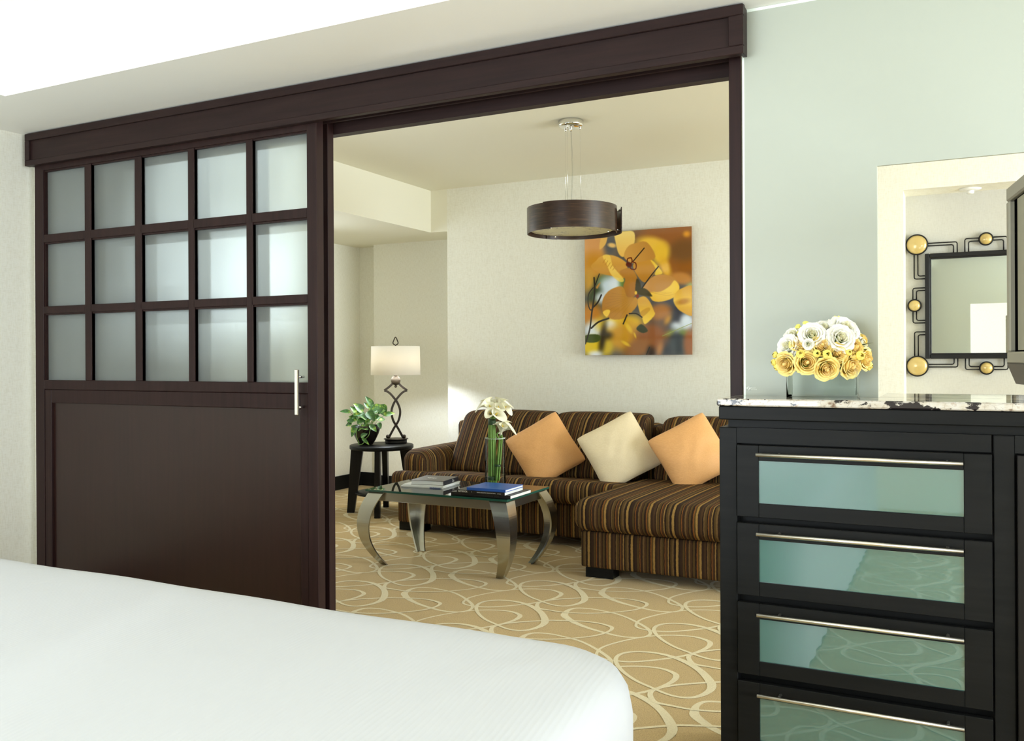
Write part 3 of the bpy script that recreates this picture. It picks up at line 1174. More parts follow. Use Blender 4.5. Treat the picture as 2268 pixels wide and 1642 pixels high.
for (x, z, r) in discs:
    tf = Matrix.Translation((x, MY - 0.020, z)) @ Matrix.Rotation(PI / 2, 4, 'X')
    mb = MB()
    mb.lathe([(r - .010, -0.002), (r, -0.002), (r + .002, 0.006), (r - .004, 0.012), (r - .008, 0.009)], 0, 0, 48, 0, True, True, tf)
    dk = build('disc_rim', mb, 'black_metal', mr)
    mb = MB()
    mb.lathe([(r - .006, 0.004), (r - .007, 0.010), ((r - .007) * 0.7, 0.017), ((r - .007) * 0.35, 0.021), (0.001, 0.0225)], 0, 0, 48, 0, True, True, tf)
    build('disc', mb, 'gold_disc', dk, label='domed gold disc')


def rod(pts):
    out = []
    P = [Vector((p[0], MY - 0.018, p[1])) for p in pts]
    for i, p in enumerate(P):
        if 0 < i < len(P) - 1:
            a, b = (P[i - 1] - p).normalized(), (P[i + 1] - p).normalized()
            r = 0.012
            out += [p + a * r, p + (a + b) * r * 0.29, p + b * r]
        else:
            out.append(p)
    return out


for sz in (1, -1):
    zc = 1.985 if sz > 0 else 1.152
    ze = fZ1 if sz > 0 else fZ0
    zs = 1.998 if sz > 0 else 1.139
    for sx in (1, -1):
        xc = -0.272 if sx > 0 else 0.566
        xe = fX0 if sx > 0 else fX1
        mb = MB()
        # from the corner disc along the top / bottom
        mb.tube(rod([(xc + sx * .068, zc + sz * .006), (xc + sx * .248, zc + sz * .006), (xc + sx * .248, ze)]), 0.0042, 8)
        mb.tube(rod([(xc + sx * .068, zc - sz * .012), (xc + sx * .226, zc - sz * .012), (xc + sx * .226, ze)]), 0.0042, 8)
        # from the corner disc down / up the side
        mb.tube(rod([(xc - sx * .017, zc - sz * .07), (xc - sx * .017, zc - sz * .235), (xe, zc - sz * .235)]), 0.0042, 8)
        mb.tube(rod([(xc + sx * .006, zc - sz * .07), (xc + sx * .006, zc - sz * .215), (xe, zc - sz * .215)]), 0.0042, 8)
        # around the middle disc of the top / bottom
        mb.tube(rod([(cxM - sx * .042, zs + sz * .010), (cxM - sx * .125, zs + sz * .010), (cxM - sx * .125, ze)]), 0.0042, 8)
        mb.tube(rod([(cxM - sx * .042, zs - sz * .010), (cxM - sx * .103, zs - sz * .010), (cxM - sx * .103, ze)]), 0.0042, 8)
        # around the middle disc of the side
        xm = -0.288 if sx > 0 else 0.582
        mb.tube(rod([(xm - sx * .010, 1.568 + sz * .042), (xm - sx * .010, 1.568 + sz * .120), (xe, 1.568 + sz * .120)]), 0.0042, 8)
        mb.tube(rod([(xm + sx * .012, 1.568 + sz * .042), (xm + sx * .012, 1.568 + sz * .102), (xe, 1.568 + sz * .102)]), 0.0042, 8)
        build('scroll_wire', mb, 'black_metal', mr)

sp = thing('ceiling_sprinkler', (0.055, YW + 0.15, 2.325), 'small white round sprinkler in the niche soffit above the mirror', 'sprinkler')
mb = MB().lathe([(0.066, 2.3245), (0.066, 2.320), (0.045, 2.312), (0.030, 2.311)], 0.055, YW + 0.15, 36)
build('escutcheon', mb, 'white_plastic', sp)
mb = MB().lathe([(0.022, 2.312), (0.024, 2.300), (0.020, 2.292), (0.012, 2.290)], 0.055, YW + 0.15, 24)
build('sprinkler_head', mb, 'white_plastic', sp)

# ---------------------------------------------------------------- sofa
SX0, SX1 = -3.595, -1.925
sofa = thing('sectional_sofa', (-2.76, 5.8, 0), 'brown, gold and rust striped sofa against the far wall, arm at its left', 'sofa')


def slope(p):
    if p[2] > 0.36:
        t_ = max(0, min(1, (p[1] - 5.24) / 0.4))
        return [p[0], p[1], p[2] - 0.035 * t_]
    return p


mb = MB().soft(SX0 + 0.004, SX1, 5.285, 6.38, 0.058, 0.285, 0.02, (0, 0.006, 0))
build('base', mb, 'stripe', sofa)
mb = MB()
for a, b in ((SX0 - 0.012, -2.86), (-2.858, SX1 + 0.012)):
    mb2 = MB().soft(a, b, 5.205, 5.70, 0.286, 0.432, 0.05, (0.0, 0.012, 0.006), 16, 0, slope)
    build('seat_cushion', mb2, 'stripe', sofa)
mb = MB().soft(-3.60, -3.375, 5.33, 6.36, 0.25, 0.572, 0.085, (0.01, 0.008, 0.004), 18)
build('arm', mb, 'stripe_arm', sofa)
mb = MB().soft(-3.58, SX1, 6.10, 6.38, 0.27, 0.74, 0.05)
build('back', mb, 'stripe', sofa)


def lean(y0, z0, k, xk=0.0, xc=0.0):
    def f(p):
        h = max(0, p[2] - z0)
        return [p[0] + (p[0] - xc) * xk * h + 0.0, p[1] + h * k, p[2]]
    return f


for a, b in ((-3.395, -2.66), (-2.655, -1.93)):
    mb = MB().soft(a, b, 5.60, 5.86, 0.385, 0.822, 0.06, (0.0, 0.035, 0.010), 18, 0, lean(5.6, 0.39, 0.62, -0.06 if a < -3 else -0.06, -2.7 if a < -3 else -2.0))
    build('back_cushion', mb, 'stripe', sofa)
for (x, y) in ((-3.54, 5.36), (-2.02, 5.36), (-3.54, 6.28), (-2.02, 6.28)):
    build('foot', MB().box(x - 0.05, x + 0.15 if x < -3 else x + 0.05, y - 0.05, y + 0.05, 0.002, 0.062), 'black_wood', sofa)

CH0, CH1 = -1.905, -0.86
ch = thing('chaise_section', (-1.4, 5.4, 0), 'striped chaise end of the sofa reaching forward, beside the black cabinet', 'chaise')
mb = MB().soft(CH0, CH1, 4.60, 6.38, 0.052, 0.262, 0.02, (0, 0.006, 0))
build('base', mb, 'stripe', ch)
mb = MB().soft(CH0 - 0.022, CH1 + .02, 4.535, 5.72, 0.263, 0.443, 0.062, (0.0, 0.016, 0.008), 18, 0,
               lambda p: [p[0], p[1], p[2] - (0.025 * max(0, min(1, (p[1] - 4.6) / 1.1)) if p[2] > 0.36 else 0)])
build('seat_cushion', mb, 'stripe', ch)
mb = MB().soft(CH0 + 0.005, CH1, 6.10, 6.38, 0.25, 0.74, 0.05)
build('back', mb, 'stripe', ch)
mb = MB().soft(CH0 + 0.075, CH1 - 0.03, 5.62, 5.88, 0.390, 0.810, 0.06, (0.0, 0.035, 0.008), 18, 0, lean(5.6, 0.39, 0.60, -0.03, -1.4))
build('back_cushion', mb, 'stripe', ch)
mb = MB().soft(CH1 + 0.005, CH1 + 0.26, 5.0, 6.38, 0.05, 0.572, 0.085, (0.01, 0.008, 0.004), 14)
build('arm', mb, 'stripe_arm', ch)
for (x, y) in ((CH0 + 0.03, 4.66), (CH1 - 0.11, 4.66), (CH0 + .03, 6.25), (CH1 - .11, 6.25)):
    build('foot', MB().box(x, x + 0.16, y - 0.05, y + 0.05, 0.002, 0.056), 'black_wood', ch)


def pillow(name, c, side, ang, leanv, yaw, mat_, label, seat_z, back):
    n = 26
    vs, fs = [], []
    R_ = (Matrix.Translation(c) @ Matrix.Rotation(yaw, 4, 'Z') @ Matrix.Rotation(-leanv, 4, 'X') @ Matrix.Rotation(ang, 4, 'Y'))
    rnd = random.Random(name + label)
    for sd in (1, -1):
        for i in range(n + 1):
            for j in range(n + 1):
                u, v = -1 + 2 * i / n, -1 + 2 * j / n
                u, v = math.sin(u * PI / 2), math.sin(v * PI / 2)
                hs = side / 2
                x = hs * u * (1 - 0.05 * (1 - v * v) - 0.05 * (u * v) ** 6)
                z = hs * v * (1 - 0.05 * (1 - u * u) - 0.05 * (u * v) ** 6)
                t_ = 0.072 * (max(0, (1 - u ** 2)) * max(0, (1 - v ** 2))) ** 0.42 + 0.004
                wr = 0.0035 * math.sin(9 * u + 5 * v + 2 * math.sin(4 * v)) * (1 - abs(u)) + 0.003 * math.sin(14 * (u - v)) * (abs(v)) ** 2 * (1 - abs(v))
                p = R_ @ Vector((x, -sd * (t_ + wr), z))
                if p.z < seat_z:     # squashed where it rests on the seat
                    dz = seat_z - p.z
                    p.z = seat_z + 0.004 * (i % 2) * 0 + 0.002
                    p.y += -sd * dz * 0.25 - dz * .1
                vs.append(p)
    N = (n + 1) * (n + 1)
    for s_ in (0, 1):
        for i in range(n):
            for j in range(n):
                a = s_ * N + i * (n + 1) + j
                f = (a, a + n + 1, a + n + 2, a + 1)
                fs.append(f[::-1] if s_ == 1 else f)
    for i in range(n):    # edges
        for (a, b) in ((i, i + 1), (n * (n + 1) + i, n * (n + 1) + i + 1), (i * (n + 1), (i + 1) * (n + 1)), (i * (n + 1) + n, (i + 1) * (n + 1) + n)):
            fs.append((a, b, b + N, a + N))
    o = build(name, MB().add(vs, fs, 0, True), mat_, label=label, cat='cushion', group='throw pillows on the sofa', loc=(c[0], c[1], seat_z))
    return o


pillow('throw_pillow', (-2.545, 5.535, 0.590), 0.42, math.radians(45 + 13), math.radians(22), 0.35, 'orange', 'orange silk throw pillow nearest the lily vase, left one of the pair of orange pillows', 0.405, 0)
pillow('throw_pillow', (-2.015, 5.54, 0.606), 0.425, math.radians(45 + 16), math.radians(22), 0.35, 'cream', 'cream silk throw pillow standing between the two orange pillows', 0.405, 0)
pillow('throw_pillow', (-1.535, 5.56, 0.610), 0.42, math.radians(45 + 16), math.radians(22), 0.35, 'orange', 'orange silk throw pillow on the chaise end of the sofa beside the cabinet', 0.420, 0)

# ---------------------------------------------------------------- coffee table
ct = thing('coffee_table', (-2.67, 4.57, 0), 'low rectangular glass coffee table with bowed brushed steel legs in front of the sofa', 'table')
TX0, TX1, TY0, TY1 = -3.145, -2.205, 4.297, 4.850
tt = build('tabletop', MB().box(TX0 + .003, TX1 - .003, TY0 + .003, TY1 - .003, 0.4405, 0.452), 'table_glass', ct, label='clear glass tabletop with green edges')
build('glass_edge', MB().ring_frame(TX0, TX1, 0, 1, 0, 1, 0) if False else (lambda q: (q.box(TX0, TX1, TY0, TY0 + .003, .440, .452), q.box(TX0, TX1, TY1 - .003, TY1, .440, .452), q.box(TX0, TX0 + .003, TY0 + .003, TY1 - .003, .440, .452), q.box(TX1 - .003, TX1, TY0 + .003, TY1 - .003, .440, .452), q)[-1])(MB()), 'glass_edge', tt, label='dark green polished glass edge')
mb = MB()
mb.box(TX0 + 0.05, TX1 - 0.05, TY0 + 0.03, TY0 + 0.045, 0.385, 0.4385, 0, 0.002)
mb.box(TX0 + 0.05, TX1 - 0.05, TY1 - 0.045, TY1 - 0.03, 0.385, 0.4385, 0, 0.002)
mb.box(TX0 + 0.03, TX0 + 0.045, TY0 + 0.05, TY1 - 0.05, 0.385, 0.4385, 0, 0.002)
mb.box(TX1 - 0.045, TX1 - 0.03, TY0 + 0.05, TY1 - 0.05, 0.385, 0.4385, 0, 0.002)
build('frame', mb, 'steelx', ct)
prof = [(0.439, -0.012, .105), (0.405, 0.012, .102), (0.36, 0.038, .098), (0.31, 0.055, .092), (0.26, 0.062, .086), (0.21, 0.058, .078), (0.16, 0.043, .070), (0.11, 0.016, .061), (0.06, -0.022, .052), (0.025, -0.055, .046), (0.002, -0.080, .042)]
prof = catmull(prof, 4)
for cx, cy, sx, sy in ((TX0 + .008, TY0 + .008, -1, -1), (TX1 - .008, TY0 + .008, 1, -1), (TX1 - .008, TY1 - .008, 1, 1), (TX0 + .008, TY1 - .008, -1, 1)):
    vs, fs, sm = [], [], []
    th = 0.011
    for (z, s_, w) in prof:
        s_ = s_ * 0.7071
        x, y = cx + sx * s_, cy + sy * s_
        # L section: corner, along x, inner return, inner corner, along y
        vs += [(x, y, z), (x - sx * w, y, z), (x - sx * w, y - sy * th, z), (x - sx * th, y - sy * th, z), (x - sx * th, y - sy * w, z), (x, y - sy * w, z)]
    K = len(prof)
    for i in range(K - 1):
        for j in range(6):
            j2 = (j + 1) % 6
            f = (i * 6 + j, i * 6 + j2, (i + 1) * 6 + j2, (i + 1) * 6 + j)
            fs.append(f if sx * sy > 0 else f[::-1])
    fs.append((0, 1, 2, 3)); fs.append((0, 3, 4, 5))
    k0 = (K - 1) * 6
    fs.append((k0, k0 + 3, k0 + 2, k0 + 1)); fs.append((k0, k0 + 5, k0 + 4, k0 + 3))
    build('leg', MB().add(vs, fs, 0, False), 'steel', ct)


# ---------------------------------------------------------------- books
def book(name, c, sx, sy, z0, z1, yaw, cover, label, spine='-y', pages='paper', ct_=0.0022, inset=0.004, group=None, cat='book'):
    """c = centre; spine on the named side"""
    tf = Matrix.Translation((c[0], c[1], 0)) @ Matrix.Rotation(yaw, 4, 'Z')
    b = thing(name, (c[0], c[1], z0), label, cat, group)
    x0, x1, y0, y1 = -sx / 2, sx / 2, -sy / 2, sy / 2
    mb = MB()
    mb.box(x0, x1, y0, y1, z0, z0 + ct_, 0, 0.0004, tf)
    mb.box(x0, x1, y0, y1, z1 - ct_, z1, 0, 0.0004, tf)
    if spine == '-y':
        mb.box(x0, x1, y0, y0 + 0.003, z0, z1, 0, 0.001, tf)
    else:
        mb.box(x1 - 0.003, x1, y0, y1, z0, z1, 0, 0.001, tf)
    build('cover', mb, cover, b)
    mb = MB()
    if spine == '-y':
        mb.box(x0 + inset, x1 - inset * 0.3, y0 + 0.003, y1 - inset, z0 + ct_, z1 - ct_, 0, 0, tf)
    else:
        mb.box(x0 + inset, x1 - 0.003, y0 + inset * .3, y1 - inset, z0 + ct_, z1 - ct_, 0, 0, tf)
    build('pages', mb, pages, b)
    return b, tf


def letter_spine(b, tf, s, x, z, size, yface, matn='white_ink', sx=1.0):
    vs, fs = text_mesh(s, size, 0.0002, sx)
    out = [tf @ Vector((x + v[0], yface - 0.0002 + v[2], z + v[1])) for v in vs]
    build('lettering', MB().add(out, fs), matn, b, label='white spine lettering' if matn == 'white_ink' else None)


b, tf = book('coffee_table_book', (-2.383, 4.448), .376, .262, .4522, .4712, 0.0, 'black_cover', 'large black book at the bottom of the right-hand pile')
letter_spine(b, tf, 'COLLECTION   ESSAYS ON CONTEMPORARY DESIGN AND ARCHITECTURE   EDITIONS', -.165, .4585, .0085, -.131, 'tv_dark', 0.85)
b, tf = book('notebook_volume', (-2.372, 4.415), .300, .235, .4715, .4905, 0.01, 'black_cover', 'black spined book with white lettering, middle one of the right-hand pile')
letter_spine(b, tf, 'NOTBOOK', -.140, .4765, .0135, -.1175, 'white_ink', 0.86)
letter_spine(b, tf, '1', -.058, .4785, .009, -.1175)
letter_spine(b, tf, 'DESIGN, ARTS & STYLE / IMAGES FOR TRAVEL', -.022, .4785, .0068, -.1175, 'white_ink', 0.85)
letter_spine(b, tf, 'EDITIONS', .105, .4785, .0055, -.1175, 'white_ink', 0.9)
b, tf = book('blue_book', (-2.335, 4.405), .240, .225, .4908, .5062, 0.015, 'blue_cover', 'thin blue covered book topmost on the right-hand pile', ct_=0.0035)
b, tf = book('magazine', (-2.885, 4.605), .275, .245, .4522, .4600, 0.10, 'paper', 'white magazine with blue print at the bottom of the left-hand pile', '+x', 'paper', 0.0008, 0.001, cat='magazine')
mb = MB()
rnd = random.Random(3)
for i in range(16):
    x = 0.055 + 0.0045 * i
    mb.box(x, x + 0.003, -.1232, -.1225, .4530, .4590 - 0.002 * rnd.random(), 0, 0, tf)
build('cover_print', mb, 'blue_ink', b, label='blue print along the edge')
b, tf = book('magazine', (-2.880, 4.61), .270, .240, .4603, .4672, 0.085, 'paper', 'glossy white magazine directly under the charcoal book', '+x', 'paper', 0.0008, 0.001, cat='magazine')
b, tf = book('charcoal_book', (-2.862, 4.618), .215, .225, .4675, .4935, 0.13, 'grey_cover', 'thick charcoal book on top of the left-hand pile', '+x')
mb = MB()
x1 = .1075
mb.box(x1 - 0.0002, x1 + 0.0004, -.1125, .1125, .4675, .4935, 0, 0, tf)
sb = build('spine', mb, 'navy_cover', b, label='dark navy spine')
mb = MB()
for (y, z) in ((.02, .473), (.02, .479), (.02, .485), (.035, .473), (.035, .479)):
    mb.box(x1 + 0.0004, x1 + 0.0007, y, y + .006, z, z + .004, 0, 0, tf)
build('lettering', mb, 'white_ink', sb)
mb = MB()
for i in range(5):
    mb.box(-.05 + .012 * i, -.05 + .012 * i + .009, .0 - .006 * (i % 2), .014, .4935, .4937, 0, 0, tf)
mb.box(-.052, .01, .0125, .0145, .4935, .4937, 0, 0, tf)
build('cover_print', mb, 'white_ink', b)

# ---------------------------------------------------------------- side table
st = thing('side_table', (-4.12, 5.85, 0), 'round black side table with four splayed legs and a lower shelf', 'table')
mb = MB().lathe([(0.246, 0.508), (0.252, 0.513), (0.252, 0.535), (0.247, 0.540)], -4.12, 5.85, 64)
build('tabletop', mb, 'black_wood', st)
mb = MB().lathe([(0.205, 0.150), (0.21, 0.153), (0.21, 0.165), (0.206, 0.168)], -4.12, 5.85, 56)
build('shelf', mb, 'black_wood', st)
for a in (-63, 27, 117, 207):
    a = math.radians(a)
    u = Vector((math.cos(a), math.sin(a), 0))
    w = Vector((-math.sin(a), math.cos(a), 0)) * 0.021
    c = Vector((-4.12, 5.85, 0))
    vs = []
    for (z, ri, ro) in ((0.508, 0.145, 0.240), (0.25, 0.182, 0.258), (0.002, 0.218, 0.275)):
        for (r, s_) in ((ri, -1), (ro, -1), (ro, 1), (ri, 1)):
            p = c + u * r + w * s_
            vs.append((p.x, p.y, z))
    fs = [(3, 2, 1, 0), (8, 9, 10, 11)]
    for i in range(2):
        for j in range(4):
            j2 = (j + 1) % 4
            fs.append((i * 4 + j, i * 4 + j2, (i + 1) * 4 + j2, (i + 1) * 4 + j))
    build('leg', MB().add(vs, fs), 'black_wood_z', st)

# ---------------------------------------------------------------- table lamp
lx, ly = -4.085, 6.00
lp = thing('table_lamp', (lx, ly, 0.5405), 'bronze table lamp with twisted open stem and white drum shade', 'lamp')
mb = MB().lathe([(0.086, 0.5408), (0.088, 0.545), (0.088, 0.572)], lx, ly, 48)
build('base', mb, 'black_metal', lp)
mb = MB().lathe([(0.097, 0.572), (0.099, 0.574), (0.099, 0.577), (0.096, 0.578)], lx, ly, 48)
build('base_plate', mb, 'bronze', lp)
axr = R2


def lp_pt(a, z):
    return (lx + axr.x * a, ly + axr.y * a, z)


fw = (_F.x, _F.y, 0)
half = [(-0.060, 0.600), (-0.038, 0.645), (-0.012, 0.700), (0.014, 0.745), (0.028, 0.800), (0.034, 0.855), (0.028, 0.905), (0.010, 0.955), (-0.010, 0.985), (-0.045, 1.020), (-0.094, 1.052)]
h1 = [(p[0], 0, p[1]) for p in half]
path = catmull([(-a, 0, z) for a, _, z in [(0.060, 0, .600), (.038, 0, .645), (.012, 0, .695), (-.018, 0, .745), (-.033, 0, .800), (-.033, 0, .850), (-.014, 0, .905), (.012, 0, .945), (.045, 0, .985), (.070, 0, 1.004), (.092, 0, 1.012)]], 5)
for s_ in (1, -1):
    mb = MB()
    mb.tube([lp_pt(s_ * p[0], 0.578 + (p[2] - .600) * (0.397 - 0.01) / 0.412) for p in path], [1.0] * len(path), 4, flat=(0.0085, 0.007, fw))
    top = catmull([(.092, 0, .9655), (.066, 0, .984), (.040, 0, 1.006), (.018, 0, 1.030)], 5)
    mb.tube([lp_pt(-s_ * p[0], p[2]) for p in top], [1.0] * len(top), 4, flat=(0.0085, 0.007, fw))
    q = lp_pt(-s_ * 0.066, 0.593)
    mb.sphere(q, 0.016, 10)
    build('stem', mb, 'bronze', lp)
mb = MB().sphere((lx, ly, 1.046), 0.039, 16)
mb.sphere((lx, ly, 0.998), 0.0115, 10)
mb.lathe([(0.016, 1.08), (0.017, 1.088), (0.012, 1.092)], lx, ly, 20)
build('ball', mb, 'bronze_ball', lp, label='brushed bronze ball')
build('socket_shield', MB().lathe([(.012, 1.09), (.012, 1.112), (.031, 1.118), (.031, 1.124), (.014, 1.130), (.014, 1.145)], lx, ly, 24), 'bronze', lp)  # wide flange added to shade the ball from the bulb
mb = MB()
mb.lathe([(0.195, 1.322), (0.200, 1.092), (0.1985, 1.092), (0.1935, 1.322), (0.195, 1.322)], lx, ly, 72, 0, True, False)
build('lamp_shade', mb, 'shade', lp, label='white fabric drum shade')
mb = MB().lathe([(0.193, 1.312), (0.193, 1.314)], lx, ly, 48)
build('shade_diffuser', mb, 'white_plastic', lp)
mb = MB()
mb.tube([(lx, ly, 1.31), (lx, ly, 1.335)], 0.004, 8)
mb.tube([lp_pt(a, z) for a, z in catmull([(0, 1.330), (-.020, 1.345), (-.015, 1.368), (0, 1.396), (.015, 1.368), (.020, 1.345), (0, 1.330)], 5)], 0.0045, 8)
build('finial', mb, 'bronze_ball', lp)
point('lamp_bulb_light', (lx, ly, 1.175), 24, 0.035, (0.80, 0.88, 1.0))

# ---------------------------------------------------------------- potted pothos
px_, py_ = -4.235, 5.80
pt = thing('potted_pothos', (px_, py_, 0.5405), 'trailing pothos with yellow-green leaves in a black bowl on the side table', 'plant')
mb = MB().lathe([(0.048, 0.5408), (0.056, 0.545), (0.078, 0.580), (0.100, 0.625), (0.114, 0.665), (0.119, 0.692), (0.114, 0.692), (0.108, 0.665), (0.09, 0.62)], px_, py_, 56, 0, True, True)
build('pot', mb, 'pot', pt)
mb = MB().lathe([(0.105, 0.668), (0.06, 0.676), (0.004, 0.678)], px_, py_, 32)
build('soil', mb, 'soil', pt)


def leaf_at(mb, base, tip, wid, nrm, fold=0.25, bend=0.2, mi=0):
    """heart-shaped leaf from base to tip"""
    b, t_ = Vector(base), Vector(tip)
    d = t_ - b
    L = d.length
    d.normalize()
    nv = Vector(nrm)
    s_ = d.cross(nv).normalized()
    nv = s_.cross(d).normalized()
    n = 8
    vs, fs = [], []
    for i in range(n + 1):
        u = i / n
        w = wid * (math.sin(PI * min(1, u * 0.97 + 0.0) ** 0.62) ** 0.9 if 0 < u < 1 else 0.02)
        sag = -bend * L * u * u
        for k in (-1, -0.5, 0, 0.5, 1):
            back = -0.06 * L * (1 - u) * (abs(k)) if u < 0.3 else 0
            p = b + d * (L * u + back) + s_ * (w * k) + nv * (sag + fold * w * abs(k) ** 1.3)
            vs.append(p)
    for i in range(n):
        for j in range(4):
            a = i * 5 + j
            fs.append((a, a + 1, a + 6, a + 5))
    mb.add(vs, fs, mi, True)


# leaves placed round the pot: (along view-right, forward, z) of base and tip, width
R0 = Vector((_R.x, _R.y, 0))
F0 = Vector((_F.x, _F.y, 0))


def pp(a, f, z):
    return Vector((px_, py_, 0)) + R0 * a + F0 * f + Vector((0, 0, z))


LV = [(-.12, -.03, .80, -.195, -.06, .813, .020), (-.07, .0, .79, -.115, -.03, .845, .028), (-.02, -.02, .805, -.085, -.05, .872, .034), (.0, -.03, .775, -.09, -.08, .79, .030),
      (-.05, -.02, .79, -.09, -.1, .758, .026), (.05, .02, .845, .0, .0, .925, .024), (.02, .03, .83, -.02, .03, .875, .018), (.09, .0, .84, .03, -.04, .80, .036),
      (.06, -.02, .82, .135, -.03, .855, .034), (.12, -.03, .855, .16, -.05, .77, .040), (.155, -.04, .775, .235, -.05, .795, .024), (.02, -.04, .80, .085, -.08, .735, .034),
      (-.02, -.05, .78, .02, -.1, .745, .022), (-.06, -.09, .70, -.095, -.13, .615, .026), (.01, -.10, .705, -.045, -.13, .66, .012), (-.03, -.1, .69, .04, -.13, .672, .020),
      (.05, -.1, .70, .105, -.13, .655, .022), (-.015, -.145, .612, .035, -.155, .642, .022), (-.005, -.15, .603, .052, -.165, .556, .014), (-.10, .0, .725, -.155, .0, .735, .026),
      (-.11, -.02, .705, -.16, -.02, .695, .024), (.11, -.05, .715, .13, -.08, .672, .018), (.0, .0, .74, .03, -.03, .72, .026), (.07, -.02, .75, .11, -.03, .77, .026),
      (-.04, .03, .78, -.08, .06, .80, .03), (.04, .05, .79, .09, .09, .81, .03), (.0, .08, .74, .0, .14, .76, .03), (.08, .06, .73, .14, .10, .74, .03), (-.08, .06, .73, -.13, .10, .74, .03),
      (-.01, -.06, .745, -.05, -.11, .715, .028), (.04, -.06, .76, .0, -.1, .70, .026), (-.07, -.05, .745, -.12, -.08, .77, .026), (.1, -.03, .79, .16, -.07, .82, .028)]
mb = MB()
for L in LV:
    bpt, tpt = pp(L[0], L[1], L[2]), pp(L[3], L[4], L[5])
    leaf_at(mb, bpt, tpt, L[6] * 1.05, -F0 * 0.8 + Vector((0, 0, 0.75)), 0.3, 0.12)
build('foliage', mb, 'leaf', pt)
mb = MB()
for L in LV:
    if L[2] > 0.72:
        a0 = pp(L[0] * 0.35, L[1] * 0.4, 0.675)
        a1 = pp(L[0], L[1], L[2])
        mid = (a0 + a1) / 2 + Vector((0, 0, 0.015))
        mb.tube(catmull([tuple(a0), tuple(mid), tuple(a1)], 4), 0.0018, 6)
for pts in ([(-.05, -.09, .69), (-.055, -.125, .66), (-.052, -.135, .62), (-.04, -.14, .585), (-.03, -.145, .572)], [(.045, -.1, .695), (.055, -.135, .672), (.045, -.15, .625), (.02, -.155, .598), (.015, -.155, .58)],
            [(-.03, -.145, .572), (-.035, -.155, .560), (-.02, -.16, .556), (.0, -.16, .560), (.015, -.155, .58)]):
    mb.tube(catmull([tuple(pp(*p)) for p in pts], 5), 0.0022, 6)
build('vine', mb, 'green_stem', pt)

# ---------------------------------------------------------------- pendant lamp
qx, qy = -2.095, 4.95
pn = thing('pendant_lamp', (qx, qy, HIGH - 0.001), 'round walnut veneer pendant lamp hanging on thin wires over the coffee table', 'lamp')
mb = MB().lathe([(0.060, HIGH - 0.040), (0.074, HIGH - 0.034), (0.076, HIGH - 0.028), (0.076, HIGH - 0.001)], qx, qy, 48)
for a in (150, 30, 270):
    a = math.radians(a)
    mb.lathe([(0.005, HIGH - 0.055), (0.007, HIGH - 0.045), (0.007, HIGH - 0.038)], qx + 0.055 * math.cos(a), qy + 0.055 * math.sin(a), 12)
mb.lathe([(0.006, HIGH - 0.065), (0.009, HIGH - 0.045), (0.009, HIGH - 0.038)], qx, qy, 14)
build('canopy', mb, 'chrome', pn, label='chrome ceiling canopy')
mb = MB()
for a in (150, 30, 270):
    a = math.radians(a)
    c_, s_ = math.cos(a), math.sin(a)
    mb.tube([(qx + 0.055 * c_, qy + 0.055 * s_, HIGH - 0.05), (qx + 0.06 * c_, qy + 0.06 * s_, 2.10)], 0.0008, 6)
build('suspension_wire', mb, 'chrome', pn)
mb = MB().tube(catmull([(qx, qy, HIGH - 0.05), (qx + .004, qy, 2.5), (qx + .009, qy, 2.35), (qx + .003, qy, 2.22), (qx, qy, 2.08)], 5), 0.0028, 8)
build('cord', mb, 'glass', pn)
PZ0, PZ1 = 1.968, 2.122


def arc_band(mb, r0, r1, a0, a1, z0, z1, n=60, spiral=0.0):
    vs, fs = [], []
    for i in range(n + 1):
        t_ = i / n
        a = math.radians(a0 + (a1 - a0) * t_)
        e = spiral * t_
        for (r, z) in ((r0 + e, z0), (r1 + e, z0), (r1 + e, z1), (r0 + e, z1)):
            vs.append((qx + r * math.cos(a), qy + r * math.sin(a), z))
    for i in range(n):
        for j in range(4):
            j2 = (j + 1) % 4
            fs.append((i * 4 + j, (i + 1) * 4 + j, (i + 1) * 4 + j2, i * 4 + j2))
    fs.append((0, 1, 2, 3)); fs.append((n * 4 + 3, n * 4 + 2, n * 4 + 1, n * 4))
    mb.add(vs, fs, 0, False)


# angles are measured from +X; the camera looks along +117 degrees, so its right is +27, towards it -63
mb = MB()
arc_band(mb, 0.268, 0.274, -104, 27, PZ0 + 0.004, PZ1 + 0.004, 60)
build('front_band', mb, 'walnut', pn)
mb = MB()
arc_band(mb, 0.262, 0.2675, 133, 266, PZ0, PZ1, 60)
build('left_band', mb, 'walnut', pn)
mb = MB()
arc_band(mb, 0.254, 0.260, 150, 14, PZ0 + .001, PZ1 - .004, 60, 0.044)
build('back_band', mb, 'walnut', pn)
mb = MB()
mb.lathe([(0.001, PZ0 + 0.020), (0.246, PZ0 + 0.020), (0.246, PZ0 + 0.024), (0.001, PZ0 + 0.024)], qx, qy, 64, 0, False)
build('diffuser', mb, 'alabaster', pn, label='pale veined alabaster diffuser')
for a in (-100, 20, 140):
    a = math.radians(a)
    build('spacer_pin', MB().tube([(qx + .22 * math.cos(a), qy + .22 * math.sin(a), PZ0 + .020), (qx + .22 * math.cos(a), qy + .22 * math.sin(a), PZ0 + .004)], 0.004, 8), 'chrome', pn)
for z in (PZ0 + 0.02, PZ1 - .02):
    a = math.radians(22)
    build('spacer_pin', MB().tube([(qx + .24 * math.cos(a), qy + .24 * math.sin(a), z), (qx + .302 * math.cos(a), qy + .302 * math.sin(a), z)], 0.004, 8), 'chrome', pn)

